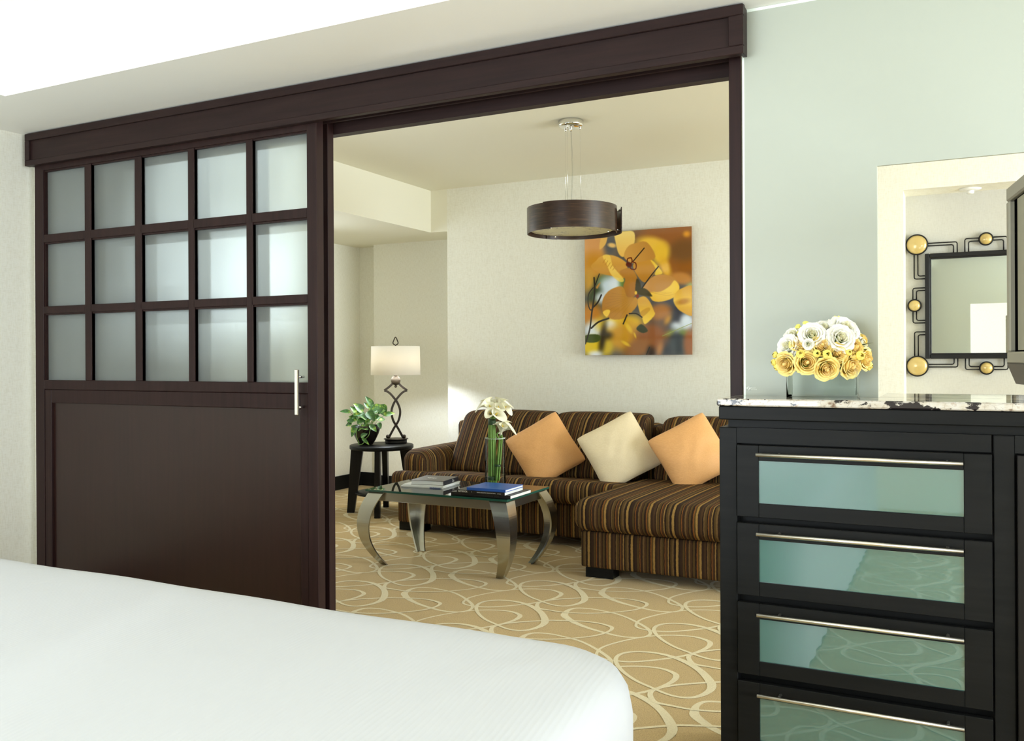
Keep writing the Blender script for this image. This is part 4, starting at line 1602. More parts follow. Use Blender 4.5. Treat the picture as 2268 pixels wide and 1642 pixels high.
# ---------------------------------------------------------------- wall picture: yellow blossoms, printed on a floating panel
PX0, PX1, PZB, PZT, PYF = -2.600, -1.760, 1.240, 2.180, 6.405
NX, NY = 400, 450
U, V = np.meshgrid(np.linspace(0, 1, NX), np.linspace(0, 1, NY))     # V down
X = 112 + 21 * V + U * (1166 + 1 * V)
Y = 200 - 57 * U + V * (1328 + 49 * U)
img = np.zeros((NY, NX, 3)) + np.array([92, 88, 84.0])


def blur(a, k):
    if k < 1:
        return a
    ker = np.ones(2 * k + 1) / (2 * k + 1)
    for _ in range(2):
        a = np.apply_along_axis(lambda r: np.convolve(np.pad(r, k, mode='edge'), ker, 'valid'), 0, a)
        a = np.apply_along_axis(lambda r: np.convolve(np.pad(r, k, mode='edge'), ker, 'valid'), 1, a)
    return a


def paint(mask, c, c2=None, d=None):
    global img
    c = np.array(c, float)
    if c2 is not None:
        c = c + (np.array(c2, float) - c) * np.clip(d, 0, 1)[..., None]
    img = img * (1 - mask[..., None]) + c * mask[..., None]


def ell(cx, cy, rx, ry, ang=0.0, soft=0.3):
    a = math.radians(ang)
    dx, dy = X - cx, Y - cy
    u = (dx * math.cos(a) + dy * math.sin(a)) / rx
    v = (-dx * math.sin(a) + dy * math.cos(a)) / ry
    r = np.sqrt(u * u + v * v)
    return np.clip((1 + soft - r) / (2 * soft), 0, 1)


def poly(pts, k=1, smooth=True):
    P = catmull(pts, 5, True) if smooth else pts
    inside = np.zeros(X.shape, bool)
    n = len(P)
    j = n - 1
    for i in range(n):
        xi, yi = P[i]
        xj, yj = P[j]
        if yi != yj:
            inside ^= ((yi > Y) != (yj > Y)) & (X < (xj - xi) * (Y - yi) / (yj - yi) + xi)
        j = i
    return blur(inside.astype(float), k)


def line(pts, w, soft=3.0):
    P = catmull(pts, 6)
    d = np.full(X.shape, 1e9)
    for i in range(len(P) - 1):
        ax, ay = P[i]
        bx, by = P[i + 1]
        L2 = (bx - ax) ** 2 + (by - ay) ** 2 + 1e-9
        t = np.clip(((X - ax) * (bx - ax) + (Y - ay) * (by - ay)) / L2, 0, 1)
        d = np.minimum(d, np.hypot(X - ax - t * (bx - ax), Y - ay - t * (by - ay)))
    return np.clip((w - d) / soft + 0.5, 0, 1)


# soft background
for e in [((230, 350, 200, 220, 0, .4), (222, 160, 98)), ((220, 560, 190, 150, 0, .4), (206, 142, 44)), ((1050, 230, 400, 160, 0, .4), (156, 98, 50)),
          ((1160, 560, 230, 170, 0, .4), (150, 92, 34)), ((1200, 400, 150, 120, 0, .4), (122, 84, 46)), ((400, 320, 70, 150, 0, .4), (98, 98, 98)),
          ((170, 720, 60, 130, 0, .5), (200, 150, 50)), ((330, 710, 90, 60, -20, .5), (70, 96, 44)), ((390, 790, 110, 120, 0, .4), (206, 220, 230)),
          ((240, 900, 80, 130, 10, .4), (52, 66, 34)), ((470, 740, 70, 80, 0, .4), (222, 232, 240)), ((310, 900, 70, 60, 0, .4), (214, 222, 226)),
          ((540, 740, 30, 60, 0, .5), (100, 130, 50)), ((200, 1090, 130, 130, 0, .35), (196, 128, 44)), ((230, 1240, 120, 90, -20, .35), (226, 234, 240)),
          ((1130, 1040, 240, 200, 0, .35), (64, 64, 72)), ((960, 1060, 120, 90, -10, .3), (178, 118, 62)), ((1040, 1150, 26, 60, 30, .4), (214, 150, 50)),
          ((1130, 1230, 64, 58, 0, .3), (226, 236, 244)), ((1240, 1170, 70, 90, 0, .3), (222, 232, 242)), ((1040, 1380, 110, 160, 0, .35), (58, 56, 62)),
          ((1170, 1400, 120, 120, 0, .35), (70, 76, 80)), ((1240, 1290, 80, 30, 20, .5), (120, 140, 60)), ((1040, 1300, 70, 24, -30, .5), (150, 168, 60)),
          ((450, 1190, 190, 110, 0, .35), (236, 196, 44)), ((640, 1180, 140, 90, 0, .35), (222, 176, 40)), ((420, 1200, 70, 55, 20, .4), (244, 244, 236)),
          ((560, 1330, 190, 150, 0, .35), (206, 150, 40)), ((220, 1430, 130, 110, 0, .3), (232, 198, 44)), ((370, 1440, 80, 90, 0, .35), (214, 182, 44)),
          ((330, 1340, 34, 190, 8, .5), (50, 40, 22)), ((380, 1310, 60, 40, 0, .5), (64, 52, 26)), ((860, 1330, 180, 150, -20, .35), (150, 92, 52)),
          ((720, 1450, 150, 90, -20, .35), (152, 98, 46)), ((960, 1460, 30, 80, 10, .5), (190, 128, 74)), ((860, 1490, 40, 60, 0, .5), (60, 44, 34)),
          ((250, 1510, 80, 30, 0, .4), (236, 240, 244)), ((1270, 1400, 60, 150, 0, .25), (156, 92, 48)), ((1280, 780, 40, 40, 0, .4), (160, 190, 120))]:
    paint(ell(*e[0]), e[1])
img = blur(img, 5)
paint(ell(860, 330, 160, 80, 12, .35), (244, 196, 74))
paint(ell(960, 430, 90, 120, 10, .35), (240, 192, 60))
paint(ell(1010, 580, 50, 120, -18, .4), (230, 176, 50))
paint(ell(1230, 225, 34, 30, 0, .5), (232, 160, 56))
paint(ell(1180, 700, 120, 60, 10, .3), (196, 134, 64))
img = blur(img, 3)
paint(poly([(285, 370), (300, 250), (370, 225), (350, 320)]), (236, 186, 100))
paint(ell(425, 330, 45, 24, 10, .4), (240, 196, 120))
A, Bc = (188, 132, 44), (250, 208, 84)
# upper blossom
m_ = poly([(455, 190), (560, 180), (665, 190), (672, 310), (600, 400), (552, 460), (500, 420), (465, 300)])
paint(m_, (252, 220, 128), (244, 190, 90), (Y - 200) / 260)
m_ = poly([(560, 460), (600, 350), (690, 310), (800, 300), (880, 400), (895, 480), (800, 520), (660, 530)])
paint(m_, (214, 158, 76), (196, 138, 60), (X - 600) / 260)
m_ = poly([(310, 445), (440, 440), (560, 500), (600, 560), (560, 690), (420, 662), (290, 630), (190, 560), (240, 500)])
paint(m_, (226, 170, 80), (200, 140, 44), (Y - 450) / 200)
paint(poly([(320, 445), (400, 440), (440, 560), (560, 700), (520, 730), (420, 650), (370, 540)]) * 0.8, (252, 214, 96))
for i in range(5):
    x0 = 350 + 28 * i
    paint(line([(x0, 480 + 20 * i), (x0 - 26, 520 + 20 * i)], 5) * 0.6, (196, 136, 50))
m_ = poly([(660, 545), (780, 510), (870, 500), (912, 580), (880, 660), (800, 740), (720, 680)])
paint(m_, (206, 146, 54), (188, 128, 44), (Y - 520) / 200)
paint(poly([(850, 500), (900, 530), (980, 640), (900, 660), (905, 590)]) * .9, (248, 210, 70))
m_ = poly([(600, 580), (670, 610), (715, 720), (700, 850), (650, 910), (590, 880), (556, 780), (575, 700), (510, 620)])
paint(m_, (186, 126, 44), (172, 114, 44), (Y - 600) / 300)
# lower blossom
m_ = poly([(318, 1000), (335, 900), (410, 815), (545, 780), (600, 890), (700, 900), (712, 980), (640, 1070), (540, 1132), (430, 1132), (340, 1075)])
paint(m_, (182, 124, 44), (200, 144, 56), (X - 320) / 380)
for i in range(9):
    a = math.radians(140 + i * 12)
    paint(line([(690, 890), (690 + 340 * math.cos(a), 890 - 200 * math.sin(a) + 90)], 2.2) * 0.22 * m_, (130, 84, 30))
paint(poly([(328, 1060), (375, 1030), (412, 1045), (375, 1110)]), (250, 206, 76))
m_ = poly([(770, 800), (860, 690), (960, 655), (1080, 680), (1150, 750), (1155, 830), (1090, 905), (980, 945), (880, 935), (840, 860)])
paint(m_, (206, 150, 84), (196, 140, 70), (X - 800) / 300)
paint(poly([(840, 850), (960, 840), (1060, 780), (1110, 720), (1160, 800), (1110, 900), (980, 946), (880, 935)]), (252, 210, 84), (238, 186, 60), (Y - 820) / 130)
for e in (900, 960, 1030):
    paint(line([(830, 840), (e, 850 + (e - 900) * .25), (e + 120, 850)], 2.5) * 0.3, (190, 130, 40))
m_ = poly([(715, 920), (790, 890), (850, 950), (890, 1040), (900, 1095), (800, 1190), (765, 1120), (730, 1030)])
paint(m_, (222, 168, 66), (252, 210, 76), (Y - 950) / 200)
paint(poly([(745, 1060), (830, 1010), (850, 1040), (770, 1110)]) * .6, (190, 134, 40))
m_ = poly([(1098, 930), (1120, 860), (1180, 810), (1300, 795), (1310, 1090), (1190, 1062), (1125, 1000)])
paint(m_, (246, 200, 80), (214, 154, 54), np.abs(Y - 940) / 200)
paint(ell(1200, 950, 70, 30, -10, .5) * .7, (176, 112, 40))
paint(poly([(700, 700), (740, 740), (745, 820), (690, 860)]), (70, 60, 34))
paint(poly([(760, 800), (820, 820), (870, 880), (860, 892), (770, 880), (700, 850)]), (74, 62, 30))
paint(poly([(705, 1240), (760, 1190), (830, 1260), (770, 1285)]), (56, 58, 30))
paint(poly([(135, 1310), (270, 1300), (310, 1340), (260, 1385), (135, 1380)], 1), (70, 84, 34))
dk = (48, 42, 32)
for pts, w in (([(225, 680), (232, 850), (205, 1050), (180, 1250), (132, 1400)], 9), ([(395, 1125), (280, 1165), (200, 1230)], 10), ([(780, 368), (660, 510)], 6),
               ([(935, 570), (840, 690), (762, 800)], 7), ([(215, 790), (165, 860), (160, 960), (185, 1030), (215, 1020)], 6), ([(210, 1010), (270, 950), (310, 870)], 9),
               ([(600, 1090), (560, 1185)], 8), ([(625, 1075), (700, 1075), (765, 1115)], 7), ([(240, 760), (285, 640)], 6), ([(850, 1440), (815, 1525)], 6), ([(985, 1320), (1290, 1185)], 3)):
    paint(line(pts, w), dk if w > 3 else (150, 160, 80))
paint(poly([(250, 780), (300, 730), (265, 800)]), (196, 140, 70))
for pts in ([(640, 470), (600, 480), (600, 540)], [(640, 470), (650, 500), (640, 530)], [(650, 515), (690, 530), (690, 590), (640, 590), (625, 555)]):
    paint(line(pts, 6), (104, 40, 20))
paint(ell(615, 545, 34, 26, 20, .2), (92, 36, 22))
paint(ell(712, 885, 18, 22, 0, .3), (130, 50, 24))
paint(ell(695, 850, 14, 20, 0, .3), (244, 196, 70))
for e in [(620, 1230, 60, 22, 55), (590, 1400, 50, 16, 30), (690, 1310, 30, 10, 70)]:
    paint(ell(*e, .5) * .8, (240, 200, 60))
img = blur(img, 0)
lin = np.where(img / 255 <= 0.04045, img / 255 / 12.92, ((np.clip(img, 0, 255) / 255 + 0.055) / 1.055) ** 2.4)

pic = thing('flower_picture', (-2.18, YW - 0.02, 1.24), 'unframed glossy panel picture of yellow and amber blossoms on the far wall', 'picture')
me = bpy.data.meshes.new('print')
vs = [(PX0 + (PX1 - PX0) * u, PYF, PZT - (PZT - PZB) * v) for u, v in zip(U.ravel(), V.ravel())]
fs = []
for j in range(NY - 1):
    for i in range(NX - 1):
        a = j * NX + i
        fs.append((a, a + NX, a + NX + 1, a + 1))
me.from_pydata(vs, [], fs)
ca = me.color_attributes.new('print_color', 'FLOAT_COLOR', 'POINT')
rgba = np.ones((NX * NY, 4), np.float32)
rgba[:, :3] = lin.reshape(-1, 3)
ca.data.foreach_set('color', rgba.ravel())
mt = mat('glossy_print', rough=0.06, Specular_IOR_Level=0.5)
t = NT(mt)
at = t.n('Attribute', attribute_name='print_color')
t.l(at.outputs['Color'], t.b.inputs['Base Color'])
me.materials.append(mt)
me.update()
o = bpy.data.objects.new('print', me)
COL.objects.link(o)
o.parent = pic
o.matrix_parent_inverse = Matrix.Translation(-Vector(pic.location))
M['panel_edge'] = mat('panel_edge', rgb(150, 96, 52), 0.4)
mb = MB().box(PX0, PX1, PYF + 0.0006, PYF + 0.010, PZB, PZT)
build('backing_panel', mb, 'panel_edge', pic)
mb = MB().ring_frame(PX0 + .15, PX1 - .15, PZB + .15, PZT - .15, PYF + .010, YW - .0005, .03)
build('wall_mount', mb, 'black_metal', pic)

# ---------------------------------------------------------------- unseen downlight added behind the doors to make the panes glow
dl = thing('added_downlight', (-2.75, 4.30, HIGH), 'unseen ceiling downlight added to make the frosted door panes glow', 'downlight')
mb = MB().lathe([(0.060, HIGH - 0.0005), (0.060, HIGH - 0.006), (0.048, HIGH - 0.006), (0.044, HIGH - 0.0005)], -2.75, 4.30, 36, 0, True, False)
build('trim_ring', mb, 'white_plastic', dl)
spot('pane_glow_spot', (-2.75, 4.30, HIGH - 0.01), (0.0, -1.5, -0.74), 300, 42, 0.8, (0.90, 0.96, 1.0), 0.05)

# ---------------------------------------------------------------- flowers


def orient(pos, d, spin=0.0):
    d = Vector(d).normalized()
    q = d.to_track_quat('Z', 'Y').to_matrix().to_4x4()
    return Matrix.Translation(pos) @ q @ Matrix.Rotation(spin, 4, 'Z')


def petal(mb, r0, r1, h, w, th0, z0, tf, curl=0.0, mi=0, nu=6, nv=6, tipin=0.0, ruff=0.0, rnd=None):
    """a cupped petal: angular half width w around th0, leaning out from r0 to r1 over height h"""
    vs, fs = [], []
    ph = (rnd.random() if rnd else 0.3) * 6
    for j in range(nv + 1):
        v = j / nv
        rad = r0 + (r1 - r0) * (math.sin(v * PI / 2) ** 0.8)
        z = z0 + h * v
        if v > 0.6:
            k = (v - 0.6) / 0.4
            rad += curl * k * k
            z -= abs(curl) * 0.5 * k * k if curl > 0 else 0
            rad -= tipin * k
        ww = w * (0.55 + 0.45 * math.sin(min(1, v * 1.25) * PI / 2)) * (1.0 if v < 0.72 else math.sqrt(max(0.02, 1 - ((v - 0.72) / 0.33) ** 2)))
        for i in range(nu + 1):
            u = -1 + 2 * i / nu
            a = th0 + u * ww
            rr = rad * (1 + 0.05 * u * u) + ruff * math.sin(5 * u + ph) * v
            zz = z - 0.20 * h * u * u * v * v
            vs.append((rr * math.cos(a), rr * math.sin(a), zz))
    for j in range(nv):
        for i in range(nu):
            a = j * (nu + 1) + i
            fs.append((a, a + 1, a + nu + 2, a + nu + 1))
    mb.add(vs, fs, mi, True, tf)


def rose(name, pos, d, R, kind, label, group, spin=0.0, foot=None, cat='flower'):
    """pos = centre of the bloom, d = facing, R = radius"""
    rnd = random.Random(label)
    pos = Vector(pos)
    d = Vector(d).normalized()
    tf = orient(pos - d * R * 0.55, d, spin + rnd.random() * 6)
    mb = MB()
    root = thing(name, tuple(foot if foot else pos), label, cat, group)
    if kind == 'rose':
        mats = ['rose_out', 'rose_in']
        mb.lathe([(.10 * R, .1 * R), (.20 * R, .5 * R), (.17 * R, 1.0 * R), (.05 * R, 1.12 * R)], 0, 0, 12, 1, True, True, tf)
        specs = [(2, .10, .15, 1.20, 1.7, -.03, 1), (3, .18, .25, 1.22, 1.35, -.02, 1), (3, .26, .37, 1.20, 1.25, .0, 1), (4, .33, .50, 1.15, 1.1, .04, 1), (4, .40, .65, 1.08, 1.05, .08, 0), (5, .46, .82, .98, .95, .16, 0), (5, .5, .98, .84, .85, .26, 0)]
    elif kind == 'white':
        mats = ['white_out', 'white_in']
        mb.sphere((0, 0, .35 * R), .16 * R, 8, 1, 1, 1, 1.2, tf)
        specs = [(3, .10, .22, .98, 1.4, -.02, 1), (3, .18, .36, 1.04, 1.3, .02, 1), (4, .26, .54, 1.06, 1.15, .08, 0), (5, .34, .76, 1.0, 1.0, .16, 0), (6, .42, .96, .84, .85, .26, 0), (6, .42, 1.06, .66, .8, .30, 0)]
    elif kind == 'bud':
        mats = ['bud_y', 'bud_y']
        specs = [(3, .30, .55, 1.35, 1.1, -.30, 0), (3, .40, .78, 1.25, 1.15, -.42, 0), (4, .5, .92, 1.1, 1.0, -.55, 0)]
    else:   # pale yellow open petals
        mats = ['pale_yellow', 'pale_yellow']
        specs = [(3, .1, .5, .9, .6, .3, 0), (4, .2, .95, .55, .5, .35, 0)]
    for (k, r0, r1, h, w, cu, mi) in specs:
        off = rnd.random() * 6
        for i in range(k):
            th = off + 2 * PI * i / k + rnd.uniform(-.12, .12)
            petal(mb, r0 * R, r1 * R * rnd.uniform(.94, 1.05), h * R * rnd.uniform(.95, 1.04), w, th, 0, tf, cu * R, mi, 8, 9, 0.0, 0.035 * R if kind == 'white' else 0.01 * R, rnd)
    build('petals', mb, mats, root)
    mb = MB()
    mb.lathe([(.08 * R, -.25 * R), (.34 * R, -.05 * R), (.50 * R, .22 * R), (.2 * R, .25 * R)], 0, 0, 10, 0, True, True, tf)
    for i in range(5):
        a = 2 * PI * i / 5
        q0 = tf @ Vector((.45 * R * math.cos(a), .45 * R * math.sin(a), .1 * R))
        q1 = tf @ Vector((.95 * R * math.cos(a), .95 * R * math.sin(a), .35 * R * (1 if kind == 'bud' else -.1)))
        leaf_at(mb, q0, q1, .12 * R, d, .2, .1)
    if foot:
        b_ = tf @ Vector((0, 0, -.2 * R))
        f = Vector(foot)
        mb.tube(catmull([tuple(b_), tuple(b_ * .6 + f * .4 - d * R * .3), tuple(f)], 4), max(.0018, .06 * R), 7)
    build('stem', mb, 'green_stem', root)
    return root


# rectangular vase on the counter, x -0.452..-0.258
vX0, vX1, vY0, vY1, vZ0, vZ1 = -0.452, -0.260, 2.640, 2.735, 1.1025, 1.192
va = thing('flower_vase', (-0.356, 2.69, 1.1025), 'low rectangular clear glass vase on the granite counter', 'vase')


def rr_prism(mb, x0, x1, y0, y1, z0, z1, r, mi=0, n=5, flip=False):
    out = []
    for cx, cy, a0 in ((x1 - r, y1 - r, 0), (x0 + r, y1 - r, 90), (x0 + r, y0 + r, 180), (x1 - r, y0 + r, 270)):
        for i in range(n + 1):
            a = math.radians(a0 + 90 * i / n)
            out.append((cx + r * math.cos(a), cy + r * math.sin(a)))
    k = len(out)
    vs = [(x, y, z0) for x, y in out] + [(x, y, z1) for x, y in out]
    return out, k, vs


def open_box(x0, x1, y0, y1, z0, z1, r, t_, tb):
    """thick walled open vessel"""
    mb = MB()
    o_, k, vo = rr_prism(mb, x0, x1, y0, y1, z0, z1, r)
    i_, k, vi = rr_prism(mb, x0 + t_, x1 - t_, y0 + t_, y1 - t_, z0 + tb, z1, max(r - t_, .001))
    vs = vo
    fs = [tuple(range(k))[::-1]]
    for a in range(k):
        b = (a + 1) % k
        fs.append((a, b, k + b, k + a))
    mb.add(vs, fs, 0, True)
    vs = [(p[0], p[1], z1) for p in vo[:k]] + [(p[0], p[1], z1) for p in vi[:k]] + [(p[0], p[1], z1 - .002) for p in vi[:k]]
    fs = []
    for a in range(k):
        b = (a + 1) % k
        fs.append((a, b, k + b, k + a))
        fs.append((k + a, k + b, 2 * k + b, 2 * k + a))
    mb.add(vs, fs, 1, False)
    vs = [(p[0], p[1], z0 + tb) for p in vi[:k]]
    return mb


build('glass_body', open_box(vX0, vX1, vY0, vY1, vZ0, vZ1, .008, .0045, .007), ['vase_glass', 'mint_edge'], va)
mb = MB()
_, k, vs = rr_prism(mb, vX0 + .0053, vX1 - .0053, vY0 + .0053, vY1 - .0053, vZ0 + .0093, vZ0 + .068, .003)
mb.add(vs, [tuple(range(k))[::-1], tuple(range(k, 2 * k))] + [(a, (a + 1) % k, k + (a + 1) % k, k + a) for a in range(k)], 0)
build('water', mb, 'water', va)

# positions measured from the vase centre along the view (right, up); f = forward towards the viewer
vc = Vector((-0.356, 2.688, 0))


def fl(a, z, f):
    return vc + R0 * a - F0 * f + Vector((0, 0, z))


def zx(x, y):
    """bloom position read in units of 1/5900 m from the vase middle"""
    return ((x - 1050) / 5900.0, 1.1025 + (1500 - y) / 5900.0)


FLW = [
    ('rose', 340, 920, 150, (-.75, -.15), .045, 'yellow rose at the far left edge of the bouquet, turned left'),
    ('rose', 620, 900, 155, (-.1, .05), .078, 'open yellow rose with orange heart, second from the left in the bottom row'),
    ('rose', 930, 1000, 155, (-.05, -.35), .085, 'yellow rose hanging lowest at the middle of the vase rim'),
    ('rose', 1125, 745, 130, (.05, .0), .085, 'small orange-hearted rose directly right of the bouquet centre'),
    ('rose', 1350, 965, 170, (.45, -.2), .072, 'large yellow rose leaning right over the vase rim'),
    ('rose', 1650, 850, 150, (.7, -.05), .045, 'peach yellow rose at the right end of the bottom row'),
    ('rose', 865, 630, 140, (-.05, .35), .080, 'yellow rose in the second row just below the white blooms'),
    ('rose', 590, 600, 150, (-.25, .7), .055, 'yellow rose seen from its side, upper left beside the white blooms'),
    ('rose', 1430, 660, 150, (.45, .3), .065, 'yellow rose seen from its side, upper right below the white blooms'),
    ('rose', 1700, 520, 100, (.8, .5), .010, 'deep yellow rose peeking out behind the right-hand white bloom'),
    ('bud', 745, 755, 66, (-.05, .1), .098, 'round closed yellow bud on the left of the two central buds'),
    ('bud', 905, 770, 78, (0, .15), .100, 'larger closed yellow bud on the right of the two central buds'),
    ('bud', 515, 765, 72, (-.3, .4), .080, 'pale yellow bud above the second rose from the left'),
    ('bud', 1285, 740, 60, (.2, .3), .090, 'small yellow bud right of the small orange-hearted rose'),
    ('bud', 1490, 790, 84, (.3, .1), .080, 'greenish yellow bud above the large right-leaning rose'),
    ('bud', 1755, 965, 80, (.75, -.2), .030, 'bright yellow bud lowest at the right edge of the bouquet'),
    ('bud', 1775, 720, 80, (.95, .1), .010, 'yellow bud sticking out at the right edge, above the lowest one'),
    ('bud', 225, 770, 60, (-.95, .2), .010, 'green tipped bud high at the left edge of the bouquet'),
    ('bud', 195, 900, 64, (-1, -.05), .015, 'green tipped bud in the middle of the left edge'),
    ('bud', 225, 985, 56, (-.95, -.3), .020, 'green tipped bud low at the left edge of the bouquet'),
    ('white', 730, 440, 160, (-.25, .35), .070, 'white bloom with a deep open cup, left of the bouquet top'),
    ('white', 980, 330, 140, (-.05, .75), .050, 'white bloom at the back of the bouquet top, near the middle'),
    ('white', 1170, 500, 180, (.05, .25), .085, 'large cream white bloom with frilled petals in the middle of the top'),
    ('white', 1300, 330, 190, (.2, .6), .055, 'largest white bloom at the upper right of the bouquet'),
    ('white', 385, 620, 150, (-.75, .3), .035, 'white bloom at the left side above the left roses'),
    ('white', 1630, 620, 150, (.75, .25), .030, 'white bloom at the right side above the right roses'),
    ('white', 1520, 410, 130, (.55, .6), .020, 'cream bloom behind the largest white one, towards the right'),
    ('white', 945, 520, 100, (-.05, .2), .080, 'small white bloom tucked between the two open white cups'),
    ('white', 1230, 240, 120, (.1, .95), .010, 'white bloom at the very top of the bouquet'),
    ('white', 520, 420, 120, (-.45, .7), .015, 'half hidden white bloom behind the upper left of the bouquet'),
    ('white', 640, 600, 70, (-.2, -.1), .085, 'tiny white bloom under the deep open white cup'),
    ('open', 640, 300, 95, (-.5, .6), .030, 'pale yellow petals sticking up at the upper left of the bouquet'),
    ('open', 1360, 175, 90, (.3, .8), .005, 'pale yellow petals standing highest above the bouquet'),
]
NAMES = {'rose': ('rose', 'yellow roses in the low vase'), 'bud': ('rosebud', 'yellow buds in the low vase'), 'white': ('lisianthus', 'white blooms in the low vase'), 'open': ('freesia', 'pale yellow blooms in the low vase')}
for i, (kd, x, y, r, (da, dz), f, lab) in enumerate(FLW):
    a, z = zx(x, y)
    dirv = R0 * da + Vector((0, 0, dz)) - F0 * max(0.15, math.sqrt(max(0.02, 1 - min(.98, da * da + dz * dz))))
    foot = vc + R0 * max(-.07, min(.07, a * .5)) * 0.9 + Vector((0, 0, 1.176)) + F0 * (.004 * (i % 5 - 2))
    nm, gr = NAMES[kd]
    rose(nm, fl(a, z, f), dirv, r / 5900.0 * (1.02 if kd == 'white' else 1.12), kd, lab, gr, 0, tuple(foot))
# dark leaves filling the mouth of the vase
mb = MB()
rnd = random.Random(11)
for i in range(46):
    a, f, z = rnd.uniform(-.10, .10), rnd.uniform(-.05, .062), rnd.uniform(1.182, 1.255)
    b_ = fl(a * .75, z, f * .6)
    t_ = fl(a * 1.15, z + rnd.uniform(-.004, .03), f * 1.15)
    if (t_ - b_).length < .012:
        t_ = b_ + Vector((0.01, 0, .025))
    leaf_at(mb, b_, t_, .013, (0, 0, 1), .2, .1)
build('leaf_filler', mb, 'dark_leaf', None, 'dark green leaves between the blooms in the low glass vase', 'leaves', kind='stuff', loc=(-0.356, 2.69, 1.18))

# ---------------------------------------------------------------- calla lilies in the tall cylinder vase
wc = Vector((-2.500, 4.720, 0))
tv_ = thing('tall_vase', (wc.x, wc.y, 0.4522), 'tall clear glass cylinder vase half full of water on the coffee table', 'vase')
mb = MB()
VR, VT = .0625, .744
mb.lathe([(VR - .001, .4525), (VR, .4555), (VR, VT)], wc.x, wc.y, 72, 0, True, False)
mb.lathe([(VR, VT), (VR - .003, VT)], wc.x, wc.y, 72, 1, False, False)
mb.lathe([(VR - .003, VT), (VR - .003, VT - .004)], wc.x, wc.y, 72, 1, True, False)
mb.lathe([(VR - .001, .4530), (.0005, .4530)], wc.x, wc.y, 72, 0, False, False)
build('glass_body', mb, ['vase_glass', 'mint_edge'], tv_)
mb = MB().lathe([(.001, .4625), (VR - .0022, .4625), (VR - .0022, .618), (.001, .618)], wc.x, wc.y, 56, 0, False, False)
build('water', mb, 'water', tv_)


def calla(a, z, f, dirv, L, R, foot, tie, lab, group, tip=1.0, spin=None):
    """a, z, f locate the throat; dirv is the way the funnel opens; the pointed lip hangs down/outwards"""
    p = wc + R0 * a - F0 * f + Vector((0, 0, z))
    d = (R0 * dirv[0] + Vector((0, 0, dirv[1])) - F0 * dirv[2]).normalized()
    lip = (R0 * (1 if dirv[0] > 0 else -1) * .9 + Vector((0, 0, -.15)) - F0 * .3) if spin is None else (R0 * spin[0] + Vector((0, 0, spin[1])) - F0 * spin[2])
    lip = (lip - d * lip.dot(d)).normalized()
    s_ = d.cross(lip)
    L, R = L * 1.08, R * 1.22
    root = thing('calla_lily', tuple(foot), lab, 'flower', group)
    mb = MB()
    nu, nv = 28, 14
    vs, fs = [], []
    base = p - d * L
    for j in range(nv + 1):
        v = j / nv
        for i in range(nu):
            th = 2 * PI * i / nu
            c_ = math.cos(th)
            fl_ = max(0, c_) ** 3
            bk = max(0, -c_) ** 2
            r = .0055 + (R * .55 - .0055) * v ** 1.3 + R * .45 * v ** 5
            r *= 1 + .75 * tip * fl_ * v ** 3 + .10 * bk * v ** 2
            h = L * v * (1.0 - .10 * bk * v) + (-.22 * L * v ** 6 + .10 * L * v ** 3) * fl_ - .16 * L * max(0, v - .8) / .2 * (1 - fl_) * .6
            q = base + d * h + lip * (r * c_) + s_ * (r * math.sin(th) * (1 - .25 * fl_ * v))
            vs.append(q)
    for j in range(nv):
        for i in range(nu):
            i2 = (i + 1) % nu
            fs.append((j * nu + i, j * nu + i2, (j + 1) * nu + i2, (j + 1) * nu + i))
    mb.add(vs, fs, 0, True)
    build('spathe', mb, 'calla', root)
    mb = MB().tube([tuple(base + d * L * .25), tuple(base + d * L * .55), tuple(base + d * L * .86)], [.0038, .0042, .002], 8)
    build('spadix', mb, 'spadix', root, label='yellow spadix')
    mb = MB()
    f0, t0 = Vector(foot), Vector(tie)
    mb.tube(catmull([tuple(f0), tuple(f0 * .5 + t0 * .5), tuple(t0), tuple(base - d * .012), tuple(base + d * .012)], 5), .0052, 8)
    build('stem', mb, 'green_stem', root)


def w3(a, f, z):
    return tuple(wc + R0 * a - F0 * f + Vector((0, 0, z)))


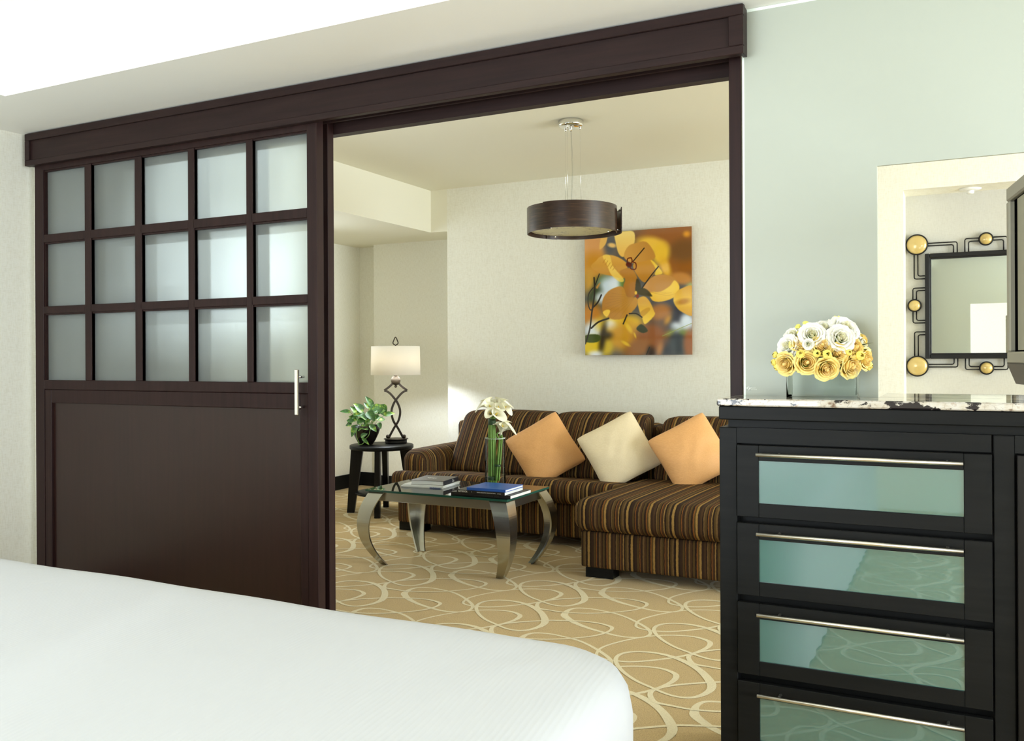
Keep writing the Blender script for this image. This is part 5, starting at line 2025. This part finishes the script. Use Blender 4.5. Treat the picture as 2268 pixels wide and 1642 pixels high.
MAIN = [
    (-.088, .962, .00, (-.80, .55, .15), .085, .026, (-.97, -.25, .2), 1.8, 'calla lily with a long drooping lip pointing far left'),
    (-.052, .988, -.02, (-.35, .93, -.1), .085, .026, (-.6, .2, .3), 1.1, 'upright calla lily at the upper left of the tall bunch'),
    (-.002, .983, -.035, (.0, 1.0, -.15), .085, .026, (.5, .3, -.2), 1.0, 'calla lily at the back centre of the tall bunch'),
    (.037, .992, -.015, (.25, .96, .0), .085, .028, (.6, .1, .4), 1.0, 'topmost calla lily, right of the centre of the tall bunch'),
    (.070, .968, .005, (.60, .78, .1), .085, .029, (.95, -.05, .2), 1.1, 'calla lily opening to the upper right of the tall bunch'),
    (.078, .936, .02, (.74, .35, .5), .080, .027, (.9, -.45, .2), 1.3, 'calla lily with its lip pointing right, below the upper right one'),
    (-.034, .952, .03, (-.15, .80, .55), .075, .024, (.5, -.5, .5), .9, 'calla lily in the middle left of the tall bunch, above the front pair'),
    (.024, .944, .032, (.20, .75, .60), .075, .026, (.6, -.5, .5), .9, 'broad calla lily in the middle right of the tall bunch'),
    (-.032, .904, .055, (-.18, .38, .90), .065, .025, (-.6, -.75, .3), .6, 'front facing calla lily with a round dark throat, lowest left of the tall bunch'),
    (.018, .900, .055, (.30, .40, .85), .070, .027, (.85, -.55, .3), 1.6, 'front calla lily with its lip hanging down right'),
]
for i, (a, z, f, dv, L, R, sp_, tip, lab) in enumerate(MAIN):
    ang = 2 * PI * i / len(MAIN)
    foot = w3(-.018 + .022 * math.cos(ang), .02 * math.sin(ang), .468)
    tie = w3(-.018 + .0155 * math.cos(ang), .0155 * math.sin(ang), .835)
    calla(a, z, f, dv, L, R, foot, tie, lab, 'calla lilies of the tall bunch', tip, sp_)
SIDE = [
    (.020, .846, .02, (-.2, .95, .2), .080, .020, (-.6, .3, .4), 1.0, 'calla lily at the left of the low side bunch'),
    (.050, .834, .035, (.20, .85, .45), .080, .022, (.3, -.2, .6), .9, 'half open calla lily in the middle of the low side bunch'),
    (.064, .858, -.01, (.3, .95, .0), .080, .022, (.6, .2, .2), 1.0, 'calla lily at the back of the low side bunch'),
    (.094, .826, .02, (.78, .60, .2), .088, .024, (.96, -.25, .2), 2.0, 'calla lily with a long lip pointing right from the low side bunch'),
]
for i, (a, z, f, dv, L, R, sp_, tip, lab) in enumerate(SIDE):
    ang = 2 * PI * i / 4 + .5
    foot = w3(.012 + .011 * math.cos(ang), .028 + .009 * math.sin(ang), .49)
    tie = w3(.030 + .009 * math.cos(ang), .018 + .009 * math.sin(ang), .70)
    calla(a, z, f, dv, L, R, foot, tie, lab, 'calla lilies of the low side bunch', tip, sp_)
for (a, f, z0, z1, r, lab) in ((-.018, 0, .822, .858, .0225, 'dark green leaf band round the tall lily stems above the vase rim'),
                               (-.018, 0, .492, .516, .0285, 'dark green leaf band round the stems near the vase bottom'),
                               (.0165, .0265, .575, .588, .0170, 'dark green leaf band round the side bunch just below the water line')):
    c = w3(a, f, 0)
    mb = MB().lathe([(r, z0), (r + .001, (z0 + z1) / 2), (r, z1), (r - .0015, z1), (r - .0015, z0), (r, z0)], c[0], c[1], 32, 0, True, False)
    build('leaf_band', mb, 'band', None, lab, 'leaf band', 'leaf bands round the lily stems', loc=(c[0], c[1], z0))
